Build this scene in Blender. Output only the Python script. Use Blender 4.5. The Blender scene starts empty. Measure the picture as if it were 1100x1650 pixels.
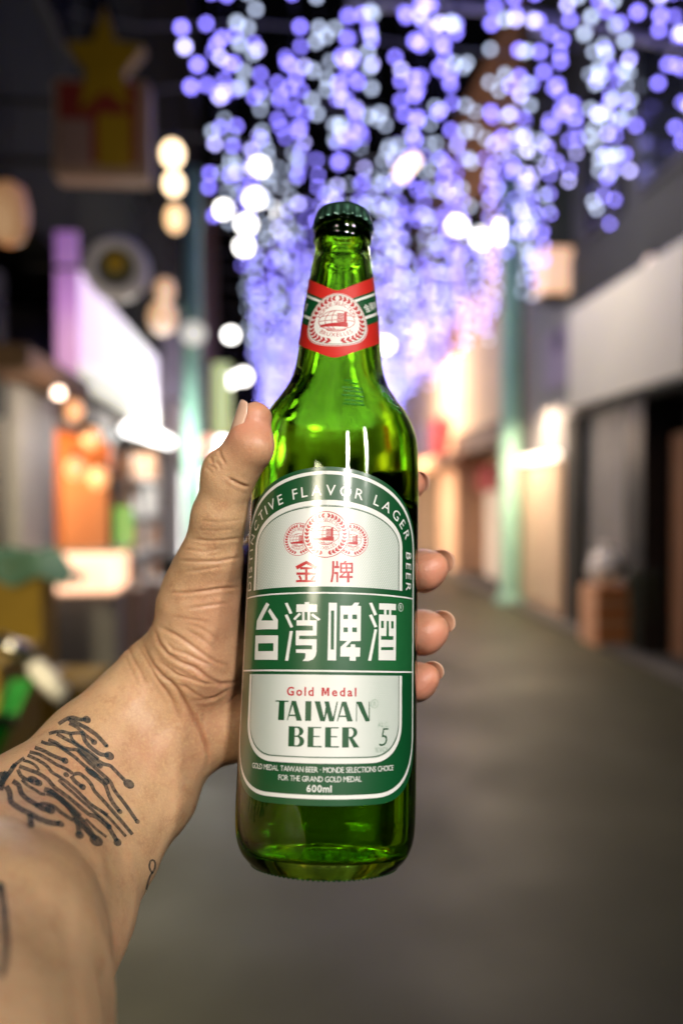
import bpy, bmesh, math, random
import numpy as np
from mathutils import Vector, Matrix
from mathutils.geometry import tessellate_polygon
from mathutils.bvhtree import BVHTree
R_ = math.radians
random.seed(7)
scene = bpy.context.scene
COL = scene.collection
# ------------------------------------------------------------------ camera
FPX = 28 / 36 * 1650          # focal length in photo pixels
EYE = Vector((0, 0, 1.5))
YAW, PITCH = R_(4.45), R_(-1.1)
fwd = Vector((math.sin(YAW) * math.cos(PITCH), math.cos(YAW) * math.cos(PITCH), math.sin(PITCH)))
rgt = Vector((math.cos(YAW), -math.sin(YAW), 0))
upv = rgt.cross(fwd)
cam_d = bpy.data.cameras.new('camera')
cam = bpy.data.objects.new('camera', cam_d)
COL.objects.link(cam)
cam.matrix_world = Matrix(((rgt.x, upv.x, -fwd.x, EYE.x), (rgt.y, upv.y, -fwd.y, EYE.y), (rgt.z, upv.z, -fwd.z, EYE.z), (0, 0, 0, 1)))
cam_d.sensor_fit = 'VERTICAL'
cam_d.sensor_height = 36
cam_d.sensor_width = 24
cam_d.lens = 28
cam_d.clip_start = 0.02
cam_d.clip_end = 600
cam_d.dof.use_dof = True
cam_d.dof.focus_distance = 0.308
cam_d.dof.aperture_fstop = 3.9
scene.camera = cam
# ------------------------------------------------------------------ night sky
world = bpy.data.worlds.new('World')
scene.world = world
world.use_nodes = True
wn = world.node_tree
sky = wn.nodes.new('ShaderNodeTexSky')
sky.sky_type = 'NISHITA'
sky.sun_disc = False
sky.sun_elevation = R_(-4)
sky.sun_rotation = R_(200)
wn.links.new(sky.outputs[0], wn.nodes['Background'].inputs[0])
wn.nodes['Background'].inputs[1].default_value = 0.05

def lamp(name, kind, loc, energy, color, target=None, size=0.2, size_y=None, spread=None, spot=None):
    l = bpy.data.lights.new(name, kind)
    l.energy = energy
    l.color = color
    if kind == 'AREA':
        l.shape = 'RECTANGLE' if size_y else 'DISK'
        l.size = size
        if size_y:
            l.size_y = size_y
        if spread:
            l.spread = spread
    elif kind == 'SPOT':
        l.spot_size = spot or R_(90)
        l.spot_blend = .7
        l.shadow_soft_size = size
    else:
        l.shadow_soft_size = size
    o = bpy.data.objects.new(name, l)
    COL.objects.link(o)
    o.location = loc
    if target is not None:
        o.rotation_euler = (Vector(target) - Vector(loc)).to_track_quat('-Z', 'Y').to_euler()
    return o

BT = Vector((0.02, 0.35, 1.49))
# shop tube lamps behind the photographer, right; beams narrowed to darken the near arm
lamp('shop_tube_light', 'AREA', (0.62, -2.1, 2.95), 1.32, (1.0, .95, .87), BT, .20, 1.1, spread=R_(15))
lamp('shop_tube_light', 'AREA', (1.60, -1.45, 2.85), .62, (1.0, .95, .87), BT, .20, 1.1, spread=R_(15))
# unseen fill added behind the photographer on the left, evens the hand's light
lamp('left_fill_light', 'AREA', (-1.6, -2.6, 2.9), 2.0, (1.0, .88, .68), BT, 1.8, .7, spread=R_(18))

# unseen lamp added beside the photographer to brighten the mustard cartons
lamp('carton_fill_light', 'AREA', (-1.55, 0.1, 2.3), 34, (1, .82, .48), (-1.2, 3.3, .45), .35, .35, spread=R_(85))
scene.view_settings.view_transform = 'Standard'
scene.view_settings.look = 'None'
scene.view_settings.exposure = 0
scene.view_settings.gamma = 1
cy = scene.cycles
cy.use_denoising = True
cy.denoiser = 'OPENIMAGEDENOISE'
cy.use_adaptive_sampling = False
cy.max_bounces = 14
cy.transmission_bounces = 12
cy.transparent_max_bounces = 12
cy.glossy_bounces = 5
cy.diffuse_bounces = 3
cy.caustics_reflective = False
cy.caustics_refractive = False
cy.sample_clamp_indirect = 4
cy.sample_clamp_direct = 0

# ------------------------------------------------------------------ helpers
def ray(px, py):
    return fwd + rgt * ((px - 550) / FPX) + upv * ((825 - py) / FPX)
def at_x(px, py, X):
    d = ray(px, py); k = (X - EYE.x) / d.x
    return EYE + d * k
def at_y(px, py, Y):
    d = ray(px, py); k = (Y - EYE.y) / d.y
    return EYE + d * k
def on_ground(px, py, Z=0):
    d = ray(px, py); k = (Z - EYE.z) / d.z
    return EYE + d * k

def mat(name, color, rough=.6, metal=0, emit=None, estr=0, var=.25, scale=8, bump=0.0, trans=0, ior=1.45, coat=0, spec=.5):
    m = bpy.data.materials.new(name)
    m.use_nodes = True
    nt = m.node_tree
    p = nt.nodes['Principled BSDF']
    p.inputs['Roughness'].default_value = rough
    p.inputs['Metallic'].default_value = metal
    p.inputs['IOR'].default_value = ior
    p.inputs['Transmission Weight'].default_value = trans
    p.inputs['Coat Weight'].default_value = coat
    p.inputs['Specular IOR Level'].default_value = spec
    c = (*color, 1)
    if var > 0:
        tc = nt.nodes.new('ShaderNodeTexCoord')
        n = nt.nodes.new('ShaderNodeTexNoise')
        n.inputs['Scale'].default_value = scale
        n.inputs['Detail'].default_value = 5
        n.inputs['Roughness'].default_value = .65
        mx = nt.nodes.new('ShaderNodeMix'); mx.data_type = 'RGBA'
        mx.inputs[6].default_value = tuple(v * (1 - var) for v in color) + (1,)
        mx.inputs[7].default_value = tuple(min(1, v * (1 + var)) for v in color) + (1,)
        nt.links.new(tc.outputs['Object'], n.inputs['Vector'])
        nt.links.new(n.outputs[0], mx.inputs[0])
        nt.links.new(mx.outputs[2], p.inputs['Base Color'])
        if bump:
            b = nt.nodes.new('ShaderNodeBump')
            b.inputs['Strength'].default_value = bump
            b.inputs['Distance'].default_value = .01
            nt.links.new(n.outputs[0], b.inputs['Height'])
            nt.links.new(b.outputs[0], p.inputs['Normal'])
    else:
        p.inputs['Base Color'].default_value = c
    if emit:
        p.inputs['Emission Color'].default_value = (*emit, 1)
        p.inputs['Emission Strength'].default_value = estr
    return m

def glow(name, color, s):
    m = bpy.data.materials.new(name); m.use_nodes = True
    nt = m.node_tree
    p = nt.nodes['Principled BSDF']
    p.inputs['Base Color'].default_value = (.8, .8, .8, 1)
    p.inputs['Emission Color'].default_value = (*color, 1)
    p.inputs['Emission Strength'].default_value = s
    return m

def link_mesh(name, me, m=None, parent=None):
    o = bpy.data.objects.new(name, me)
    COL.objects.link(o)
    if m is not None:
        me.materials.append(m)
    if parent is not None:
        o.parent = parent
    return o

def bm_obj(name, bm, m, parent=None, smooth=False, world_to=None):
    me = bpy.data.meshes.new(name)
    if world_to is not None:
        bm.transform(world_to)
    bmesh.ops.recalc_face_normals(bm, faces=bm.faces)
    bm.to_mesh(me); bm.free()
    if smooth:
        me.polygons.foreach_set('use_smooth', [True] * len(me.polygons))
    return link_mesh(name, me, m, parent)

def tag(o, label=None, cat=None, group=None, kind=None):
    if label: o['label'] = label
    if cat: o['category'] = cat
    if group: o['group'] = group
    if kind: o['kind'] = kind
    return o

def thing(name, loc, label, cat, group=None):
    o = bpy.data.objects.new(name, None)
    COL.objects.link(o)
    o.empty_display_size = .1
    o.location = loc
    return tag(o, label, cat, group)

def box(bm, a, b, bev=0.0):
    x0, y0, z0 = a; x1, y1, z1 = b
    r = bmesh.ops.create_cube(bm, size=1)
    vs = r['verts']
    for v in vs:
        v.co = Vector(((x0 + x1) / 2 + v.co.x * (x1 - x0), (y0 + y1) / 2 + v.co.y * (y1 - y0), (z0 + z1) / 2 + v.co.z * (z1 - z0)))
    if bev:
        es = list({e for v in vs for e in v.link_edges})
        bmesh.ops.bevel(bm, geom=es, offset=bev, segments=2, affect='EDGES')

def tube(bm, p0, p1, r0, r1=None, seg=16):
    p0, p1 = Vector(p0), Vector(p1)
    if r1 is None: r1 = r0
    d = p1 - p0
    q = Vector((0, 0, 1)).rotation_difference(d)
    M = Matrix.Translation((p0 + p1) / 2) @ q.to_matrix().to_4x4()
    bmesh.ops.create_cone(bm, cap_ends=True, segments=seg, radius1=r0, radius2=r1, depth=d.length, matrix=M)

def ball(bm, c, r, seg=16, sz=None):
    M = Matrix.Translation(c)
    if sz: M = M @ Matrix.Diagonal((*sz, 1))
    bmesh.ops.create_uvsphere(bm, u_segments=seg, v_segments=max(6, seg // 2), radius=r, matrix=M)

def lathe(bm, prof, seg=32, M=None):
    rings = []
    for r, z in prof:
        if r < 1e-6:
            rings.append([bm.verts.new((0, 0, z))])
        else:
            rings.append([bm.verts.new((r * math.cos(2 * math.pi * i / seg), r * math.sin(2 * math.pi * i / seg), z)) for i in range(seg)])
    for a, b in zip(rings, rings[1:]):
        for i in range(seg):
            j = (i + 1) % seg
            if len(a) == 1 and len(b) == 1: continue
            if len(a) == 1: bm.faces.new((a[0], b[i], b[j]))
            elif len(b) == 1: bm.faces.new((a[i], a[j], b[0]))
            else: bm.faces.new((a[i], a[j], b[j], b[i]))
    if M is not None:
        bm.transform(M)

def part_box(name, parent, m, a, b, bev=0.0, label=None):
    """a box given in world coordinates, parented to a thing whose matrix is a pure translation"""
    bm = bmesh.new(); box(bm, a, b, bev)
    o = bm_obj(name, bm, m, parent, world_to=Matrix.Translation(-parent_loc(parent)))
    if label: o['label'] = label
    return o
def parent_loc(p):
    v = Vector((0, 0, 0))
    while p is not None:
        v += p.location; p = p.parent
    return v
def part(name, parent, m, bm, smooth=False):
    return bm_obj(name, bm, m, parent, smooth, world_to=Matrix.Translation(-parent_loc(parent)))
# ------------------------------------------------------------------ street: ground, buildings, sky behind them
asph = mat('asphalt', (.050, .050, .026), .55, var=.6, scale=.9, bump=.3, spec=.42)
nt = asph.node_tree
_p = nt.nodes['Principled BSDF']; _p.inputs['Specular Tint'].default_value = (1, 1, .70, 1)
_c = nt.nodes.new('ShaderNodeTexCoord'); _n = nt.nodes.new('ShaderNodeTexNoise'); _n.inputs['Scale'].default_value = .8; _n.inputs['Detail'].default_value = 4
nt.links.new(_c.outputs['Object'], _n.inputs['Vector'])
_m = nt.nodes.new('ShaderNodeMapRange'); _m.inputs[1].default_value = .35; _m.inputs[2].default_value = .65; _m.inputs[3].default_value = .45; _m.inputs[4].default_value = .62
nt.links.new(_n.outputs[0], _m.inputs[0]); nt.links.new(_m.outputs[0], _p.inputs['Roughness'])
bm = bmesh.new()
vs = [bm.verts.new(c) for c in ((-80, -30, 0), (80, -30, 0), (80, 300, 0), (-80, 300, 0))]; bm.faces.new(vs)
tag(bm_obj('ground', bm, mat('dark_ground', (.035, .035, .032), .9, scale=1)), kind='structure')
bm = bmesh.new()
NX, NY = 14, 60
g = [[bm.verts.new((-1.35 + 4.5 * i / NX, -6 + 66 * j / NY, .004 + .010 * math.sin(math.pi * i / NX))) for j in range(NY + 1)] for i in range(NX + 1)]
for i in range(NX):
    for j in range(NY): bm.faces.new((g[i][j], g[i + 1][j], g[i + 1][j + 1], g[i][j + 1]))
tag(bm_obj('road', bm, asph, smooth=True), kind='structure')
# drain channels of separate slabs along both kerbs
slab_m = mat('drain_slab', (.10, .095, .085), .7, scale=6)
for side, x0 in ((-1, -1.62), (1, 3.16)):
    ch = thing('drain_channel', (x0 + .12, 8, 0), 'row of grey drain covers along the %s edge of the road' % ('left' if side < 0 else 'right'), 'drain')
    me_s = None
    for k in range(36):
        y = 2.2 + k * .6
        if me_s is None:
            bm = bmesh.new(); box(bm, (-.12, -.29, 0), (.12, .29, .035), .006)
            o = bm_obj('drain_cover', bm, slab_m, ch); me_s = o.data
        else:
            o = link_mesh('drain_cover', me_s, None, ch)
        o.location = (0, y - 8, random.uniform(0, .006))

M = {}
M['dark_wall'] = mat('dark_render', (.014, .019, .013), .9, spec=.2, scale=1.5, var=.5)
M['dark_grey'] = mat('dark_grey_panel', (.032, .034, .034), .7, spec=.25, scale=2)
M['grey'] = mat('grey_paint', (.20, .20, .205), .6, scale=3)
M['pale'] = mat('pale_paint', (.52, .50, .48), .55, scale=3)
M['cream'] = mat('cream_render', (.55, .44, .32), .7, scale=2)
M['brown'] = mat('brown_brick', (.20, .11, .065), .85, scale=1.2, var=.4)
M['wood'] = mat('dark_wood', (.10, .048, .022), .6, scale=4, var=.4)
M['orange'] = mat('orange_board', (.55, .20, .06), .6, scale=3)
M['peach'] = mat('peach_board', (.62, .36, .22), .6, scale=2)
M['teal'] = mat('teal_paint', (.24, .46, .36), .45, scale=4)
M['mustard'] = mat('mustard_card', (.33, .215, .022), .7, scale=3)
M['olive'] = mat('olive_shutter', (.20, .17, .075), .6, scale=3)
M['black'] = mat('black_metal', (.015, .015, .016), .45, scale=3)
M['white'] = mat('white_board', (.72, .71, .69), .5, scale=2, var=.08)
M['maroon'] = mat('maroon_cloth', (.20, .03, .04), .8, scale=4)
M['lilac'] = mat('lilac_poster', (.26, .22, .32), .6, scale=5)
M['steel'] = mat('steel', (.55, .55, .55), .22, metal=1, var=.1)
M['chrome'] = mat('bright_steel', (.75, .75, .75), .08, metal=1, var=0)
M['green'] = mat('bright_green', (.05, .42, .03), .5, scale=5)
M['tarp'] = mat('grey_green_tarp', (.09, .20, .14), .6, scale=5)
M['gold'] = mat('yellow_foil', (.40, .26, .010), .5, scale=5)
M['red'] = mat('dull_red', (.26, .028, .03), .6, scale=4)
M['glass_dark'] = mat('dark_window', (.012, .014, .018), .12, scale=1)
M['peachwall'] = mat('peach_tile', (.52, .36, .25), .5, scale=2)
G_white = glow('lit_white', (1, .96, .9), 11)
G_warm = glow('lit_warm', (1, .62, .30), 5)
G_orange = glow('lit_orange', (1, .42, .14), 1.5)
G_peach = glow('lit_peach', (1, .55, .33), 1.9)

# ---- left-hand buildings (facade at x = -1.7)
XL = -1.7
def lx(px): return None
lb = thing('shop_building', (-4, 2, 0), 'tall dark building on the left with unlit upper storeys', 'building')
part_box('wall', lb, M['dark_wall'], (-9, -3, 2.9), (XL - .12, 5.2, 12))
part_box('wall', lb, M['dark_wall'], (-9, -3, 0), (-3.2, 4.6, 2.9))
for k in range(3):
    for f in range(2):
        w = part_box('window', lb, M['black'], (XL - .14, 1.0 + k * 1.4, 4.2 + f * 3.2), (XL - .06, 2.0 + k * 1.4, 5.7 + f * 3.2), .01)
        bm = bmesh.new(); box(bm, (XL - .075, 1.07 + k * 1.4, 4.27 + f * 3.2), (XL - .045, 1.93 + k * 1.4, 5.63 + f * 3.2))
        part('pane', w, M['glass_dark'], bm)
sh = part_box('shutter', lb, M['olive'], (-2.0, 3.0, .1), (XL - .1, 5.15, 2.0))
for k in range(14):
    bm = bmesh.new(); box(bm, (XL - .1, 3.0, .12 + k * .132), (XL - .07, 5.15, .225 + k * .132)); part('slat', sh, M['olive'], bm)
part_box('lintel', lb, M['dark_grey'], (-2.4, 2.6, 2.0), (XL - .02, 5.2, 2.9))
# pale pillar between the two shops
part_box('pillar', lb, M['pale'], (-2.2, 5.4, 0), (XL, 6.25, 2.25), .02)

lb2 = thing('food_shop', (-4, 8, 0), 'open-fronted food shop glowing orange under the purple light box on the left', 'building')
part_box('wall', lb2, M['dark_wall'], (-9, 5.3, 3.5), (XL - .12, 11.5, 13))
part_box('back_wall', lb2, M['peach'], (-4.2, 5.8, 0), (-3.9, 8.6, 3.5))
part_box('side_wall', lb2, M['orange'], (-3.9, 8.45, 0), (XL - .05, 8.6, 2.3))
part_box('ceiling', lb2, M['wood'], (-3.9, 5.3, 2.35), (XL - .05, 8.6, 2.5))
part_box('beam', lb2, M['wood'], (XL - .14, 5.75, 2.05), (XL - .02, 8.6, 2.34), .01)
aw = part_box('awning', lb2, M['wood'], (XL, 4.6, 2.22), (XL + .30, 6.1, 2.36), .02)
for k in range(2):
    for f in range(3):
        w = part_box('window', lb2, M['black'], (XL - .14, 6.0 + f * 1.8, 5.2 + k * 3.0), (XL - .06, 7.1 + f * 1.8, 6.7 + k * 3.0), .01)
        bm = bmesh.new(); box(bm, (XL - .075, 6.07 + f * 1.8, 5.27 + k * 3), (XL - .045, 7.03 + f * 1.8, 6.63 + k * 3)); part('pane', w, M['glass_dark'], bm)
lamp('food_shop_light', 'POINT', (-2.7, 7.2, 2.1), 170, (1, .50, .20), size=.15)

lb3 = thing('white_lit_shop', (-4, 10, 0), 'bright white goods shop beyond the food shop on the left', 'building')
part_box('wall', lb3, M['grey'], (-9, 8.7, 2.45), (XL - .12, 14.5, 3.6))
part_box('back_wall', lb3, M['white'], (-3.6, 8.7, 0), (-3.4, 14.4, 2.45))
part_box('side_wall', lb3, M['pale'], (-3.4, 14.2, 0), (XL - .1, 14.4, 2.45))
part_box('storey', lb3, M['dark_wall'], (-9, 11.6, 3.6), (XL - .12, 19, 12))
lamp('goods_shop_light', 'POINT', (-1.25, 10.2, 2.25), 105, (1, .96, .88), size=.2)
lb4 = thing('far_shop', (-4, 17, 0), 'far shop front lit white and pink at the left end of the street', 'building')
part_box('wall', lb4, M['pale'], (-8, 14.6, 0), (XL - .3, 26, 3.4))
part_box('storey', lb4, M['brown'], (-8, 19, 3.4), (XL - .3, 26, 10))
for k in range(4):
    part_box('doorway', lb4, M['dark_grey'], (XL - .32, 15.4 + k * 2.5, 0), (XL - .26, 16.9 + k * 2.5, 2.3), .01)

# ---- light box with purple print
lbx = thing('light_box_sign', (-1.62, 8, 2.9), 'long glowing white and purple light box sign on the left facade', 'sign')
def gradient_glow(name, stops, axis, lo_, hi_, s):
    m = bpy.data.materials.new(name); m.use_nodes = True
    t = m.node_tree; p = t.nodes['Principled BSDF']
    tc = t.nodes.new('ShaderNodeTexCoord'); sx = t.nodes.new('ShaderNodeSeparateXYZ'); t.links.new(tc.outputs['Object'], sx.inputs[0])
    nz = t.nodes.new('ShaderNodeTexNoise'); nz.inputs['Scale'].default_value = .9; t.links.new(tc.outputs['Object'], nz.inputs['Vector'])
    mp = t.nodes.new('ShaderNodeMapRange'); mp.inputs[1].default_value = lo_; mp.inputs[2].default_value = hi_
    t.links.new(sx.outputs[axis], mp.inputs[0])
    ad = t.nodes.new('ShaderNodeMath'); ad.operation = 'MULTIPLY_ADD'; ad.inputs[1].default_value = .35; t.links.new(nz.outputs[0], ad.inputs[0])
    sb = t.nodes.new('ShaderNodeMath'); sb.operation = 'SUBTRACT'; sb.inputs[1].default_value = .17; t.links.new(mp.outputs[0], sb.inputs[0]); t.links.new(sb.outputs[0], ad.inputs[2])
    cr = t.nodes.new('ShaderNodeValToRGB')
    cr.color_ramp.elements[0].position = stops[0][0]; cr.color_ramp.elements[0].color = (*stops[0][1], 1)
    cr.color_ramp.elements[1].position = stops[-1][0]; cr.color_ramp.elements[1].color = (*stops[-1][1], 1)
    for po, c in stops[1:-1]:
        e = cr.color_ramp.elements.new(po); e.color = (*c, 1)
    t.links.new(ad.outputs[0], cr.inputs[0]); t.links.new(cr.outputs[0], p.inputs['Emission Color'])
    p.inputs['Emission Strength'].default_value = s
    return m
G_box = gradient_glow('printed_light_box', [(0, (.80, .42, .85)), (.22, (.86, .66, .93)), (.5, (.90, .84, .95)), (.75, (.82, .86, .86)), (1, (.66, .50, .86))], 1, -2.1, 2.6, .98)
G_band = glow('light_box_band', (.92, .93, .70), .75)
G_mag = gradient_glow('magenta_end', [(0, (.85, .38, .72)), (.45, (.52, .14, .60)), (1, (.26, .07, .36))], 2, -.2, .55, .75)
part_box('casing', lbx, M['black'], (-1.775, 6.64, 2.36), (-1.63, 10.7, 3.36), .01)
part_box('printed_face', lbx, G_box, (-1.63, 6.62, 2.62), (-1.60, 10.68, 3.33))
part_box('lower_band', lbx, G_band, (-1.63, 6.62, 2.40), (-1.598, 10.68, 2.60))
part_box('end_panel', lbx, G_mag, (-1.79, 6.585, 2.40), (-1.61, 6.618, 3.63))

# ---- star sign hanging over the street, upper left
def gp(px, py, Y): return at_y(px, py, Y)
YS = 4.4
st = thing('star_sign', gp(160, 200, YS), 'hanging red and yellow board sign topped with a yellow star, upper left', 'sign')
a = gp(86, 282, YS); b = gp(240, 130, YS)
part_box('board', st, mat('sign_edge', (.40, .27, .23), .6), (a.x, YS, a.z), (b.x, YS + .16, b.z), .01)
c0, c1 = gp(96, 262, YS), gp(222, 138, YS)
part_box('red_panel', st, M['red'], (c0.x, YS - .012, c0.z), (c1.x, YS - .001, c1.z))
c0, c1 = gp(160, 270, YS), gp(212, 188, YS)
part_box('yellow_panel', st, M['gold'], (c0.x, YS - .024, c0.z), (c1.x, YS - .013, c1.z))
c0, c1 = gp(98, 268, YS), gp(148, 196, YS)
part_box('pale_panel', st, mat('faded_pink', (.30, .20, .22), .6), (c0.x, YS - .026, c0.z), (c1.x, YS - .015, c1.z))
bm = bmesh.new()
cs = gp(172, 108, YS); rs = 88 / FPX * YS
pts = []
for i in range(10):
    r = rs if i % 2 == 0 else rs * .46
    an = math.pi / 2 + i * math.pi / 5
    pts.append((cs.x + r * .72 * math.cos(an), cs.z + r * math.sin(an)))
f0 = [bm.verts.new((x, YS - .05, z)) for x, z in pts]; f1 = [bm.verts.new((x, YS + .05, z)) for x, z in pts]
bm.faces.new(f0); bm.faces.new(f1[::-1])
for i in range(10): bm.faces.new((f0[i], f0[(i + 1) % 10], f1[(i + 1) % 10], f1[i]))
part('star', st, M['gold'], bm)
bm = bmesh.new(); tube(bm, (XL - .1, YS + .08, b.z - .1), (a.x, YS + .08, b.z - .1), .02, seg=8); tube(bm, (XL - .1, YS + .08, a.z + .1), (a.x, YS + .08, a.z + .1), .02, seg=8)
part('bracket', st, M['black'], bm)

# ---- round sign
YR = 5.85
cr_ = gp(188, 432, YR); R0 = 50 / FPX * YR
rd = thing('round_sign', cr_, 'round grey-rimmed sign with a dark yellow middle beside the light box', 'sign')
bm = bmesh.new(); Mx = Matrix.Translation((cr_.x, YR, cr_.z)) @ Matrix.Rotation(math.pi / 2, 4, 'X')
lathe(bm, [(R0 * .60, .03), (R0 * .62, .05), (R0 * .9, .055), (R0, .02), (R0, -.08), (R0 * .6, -.09)], 40, Mx)
part('rim', rd, mat('grey_enamel', (.62, .62, .66), .5), bm, True)
bm = bmesh.new(); lathe(bm, [(0, .035), (R0 * .60, .03), (R0 * .60, -.06), (0, -.07)], 40, Mx); part('dial', rd, mat('dark_dial', (.07, .075, .04), .5, var=.5, scale=12), bm)
bm = bmesh.new(); lathe(bm, [(0, .05), (R0 * .26, .047), (R0 * .28, .034)], 24, Mx @ Matrix.Translation((0, R0 * .12, 0))); part('emblem', rd, M['gold'], bm)
bm = bmesh.new(); tube(bm, (XL - .1, YR + .02, cr_.z), (cr_.x - R0 * .9, YR + .02, cr_.z), .018, seg=8); part('bracket', rd, M['black'], bm)

# ---- lamps
def bulb_lamp(name, px, py, Y, rpx, g, label, cat, hang=.35, group=None, stretch=1.0):
    """hanging globe: flex, socket and glowing globe"""
    c = gp(px, py, Y); r = rpx / FPX * Y
    t = thing(name, c, label, cat, group)
    bm = bmesh.new(); ball(bm, c, r, 20, (1, 1, stretch)); part('globe', t, g, bm, True)
    bm = bmesh.new(); tube(bm, (c.x, c.y, c.z + r * stretch * .9), (c.x, c.y, c.z + r * stretch + r * .8), r * .55, r * .4, 12); part('socket', t, M['black'], bm)
    bm = bmesh.new(); tube(bm, (c.x, c.y, c.z + r * stretch + r * .8), (c.x, c.y, c.z + r + hang), .006, seg=6); part('flex', t, M['black'], bm)
    return t
GW = 'bare warm bulbs hanging along the left facade'
G_w2 = glow('amber_globe', (1, .60, .26), 2.2); G_w1 = glow('bright_amber_globe', (1, .72, .42), 5.0); G_w3 = glow('dim_amber_globe', (.95, .52, .22), .75)
bulb_lamp('hanging_bulb', 278, 248, 7.0, 16, G_w1, 'bright warm bulb hanging right of the star sign', 'bulb', .5, GW, 1.2)
bulb_lamp('hanging_bulb', 280, 296, 7.6, 14, G_w1, 'second bright warm bulb just below the brightest one by the star sign', 'bulb', .2, GW, 1.2)
bulb_lamp('hanging_bulb', 282, 352, 8.3, 14, G_w2, 'amber bulb below the two bright warm bulbs', 'bulb', .2, GW, 1.5)
bulb_lamp('hanging_bulb', 266, 468, 9.2, 15, G_w3, 'dim amber bulb right of the round sign', 'bulb', .3, GW, 1.3)
bulb_lamp('hanging_bulb', 262, 512, 9.6, 22, G_w3, 'lowest and widest dim amber bulb above the light box end', 'bulb', .3, GW, 1.2)
bulb_lamp('hanging_bulb', 228, 270, 5.2, 9, G_w3, 'small dim bulb at the edge of the star sign', 'bulb', .3, GW, 1.6)
bulb_lamp('hanging_bulb', 95, 633, 5.3, 8, glow('peach_globe', (1, .72, .55), 7), 'small round bulb under the awning by the pale pillar', 'bulb', .12, GW)
# paper lantern at the left edge
c = gp(14, 345, 3.6)
t = thing('paper_lantern', c, 'orange paper lantern at the upper left edge of the street', 'lantern')
bm = bmesh.new(); lathe(bm, [(.03, -.13), (.06, -.115), (.085, -.05), (.088, .03), (.07, .11), (.03, .135)], 24, Matrix.Translation(c)); part('shade', t, glow('lantern_paper', (.95, .34, .11), .22), bm, True)
bm = bmesh.new(); lathe(bm, [(0, .135), (.04, .135), (.04, .16), (0, .16)], 16, Matrix.Translation(c)); part('cap', t, M['black'], bm)
bm = bmesh.new(); tube(bm, c + Vector((0, 0, .16)), c + Vector((0, 0, .6)), .005, seg=6); part('flex', t, M['black'], bm)

# ---- gate posts and floodlights
def post(px, Y, r, top, label):
    base = at_y(px, 900, Y); t = thing('gate_post', (base.x, Y, 0), label, 'post', 'teal posts either side of the street')
    bm = bmesh.new(); lathe(bm, [(r * 1.5, 0), (r * 1.5, .06), (r * 1.15, .10), (r, .14), (r, top), (r * .7, top + .05), (0, top + .06)], 28, Matrix.Translation((base.x, Y, 0)))
    part('column', t, M['teal'], bm, True)
    bm = bmesh.new()
    for z in (1.2, 2.6, 4.0): lathe(bm, [(r * 1.0, z), (r * 1.16, z + .01), (r * 1.16, z + .07), (r * 1.0, z + .08)], 28, Matrix.Translation((base.x, Y, 0)))
    part('collar', t, M['teal'], bm, True)['kind'] = 'stuff'
    return t, base
post(822, 11.0, .145, 5.9, 'teal round steel post on the right side of the street')
post(311, 11.0, .13, 5.9, 'teal round steel post on the left beside the light box')
def flood(px, py, Y, rpx, label, yaw=0, g=G_white):
    c = gp(px, py, Y); r = rpx / FPX * Y
    t = thing('floodlight', c, label, 'floodlight', 'white floodlights hung over the street')
    Mx = Matrix.Translation(c) @ Matrix.Rotation(yaw, 4, 'Z') @ Matrix.Rotation(math.pi / 2 - .15, 4, 'X')
    bm = bmesh.new(); lathe(bm, [(r * 1.02, .02), (r * 1.18, .03), (r * 1.2, -.02), (r * .8, -.14), (r * .4, -.18), (0, -.19)], 24, Mx); part('housing', t, M['black'], bm, True)
    bm = bmesh.new(); lathe(bm, [(0, .02), (r * .6, .018), (r * 1.0, .01), (r, -.01)], 24, Mx); part('lens', t, g, bm, True)
    bm = bmesh.new(); tube(bm, c + Vector((0, .08, r)), c + Vector((0, .08, r + .45)), .012, seg=8); part('hanger', t, M['black'], bm)
    return t
flood(417, 270, 11.0, 12, 'topmost white floodlight on the left above the bottle neck')
flood(360, 338, 11.2, 11, 'white floodlight at the left end of the tight left cluster')
flood(411, 320, 11.2, 13, 'white floodlight in the left cluster right below the topmost one')
flood(397, 362, 11.4, 12, 'middle white floodlight of the left cluster')
flood(393, 398, 11.6, 11, 'lowest white floodlight of the left cluster')
flood(372, 540, 17, 9, 'single white floodlight left of the red neck label')
flood(371, 613, 21, 10, 'left one of the two white floodlights nearest the thumb')
flood(392, 607, 21, 10, 'right one of the two white floodlights nearest the thumb')
flood(736, 364, 15, 13, 'left one of the bright white pair right of the bottle cap')
flood(776, 384, 15, 14, 'right one of the bright white pair right of the bottle cap')
flood(622, 556, 18, 9, 'white floodlight half hidden by the bottle neck')
flood(893, 388, 12, 13, 'yellowish floodlight above the orange lantern box on the right', g=glow('lit_yellow', (1, .82, .52), 6))
# tilted tube lamp
c0, c1 = gp(640, 288, 9.5), gp(668, 254, 9.5)
t = thing('tube_lamp', (c0 + c1) / 2, 'slanting peach tube lamp among the blue lights', 'lamp')
bm = bmesh.new(); tube(bm, c0, c1, .07, seg=14); part('tube', t, glow('lit_peach_tube', (1, .74, .56), 5.5), bm)
bm = bmesh.new(); d = (c1 - c0).normalized(); tube(bm, c1, c1 + d * .06, .08, seg=14); tube(bm, c0 - d * .06, c0, .08, seg=14); part('end_cap', t, M['black'], bm)['kind'] = 'stuff'
# street light that the two floodlight groups really give
lamp('floodlight_beam', 'SPOT', gp(405, 330, 10.0), 150, (1, .90, .72), (2.6, 10.2, 2.5), .2, spot=R_(150))
lamp('floodlight_beam', 'SPOT', gp(756, 372, 14.6), 330, (1, .86, .64), (1.2, 12.0, 0), .2, spot=R_(140))

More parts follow.
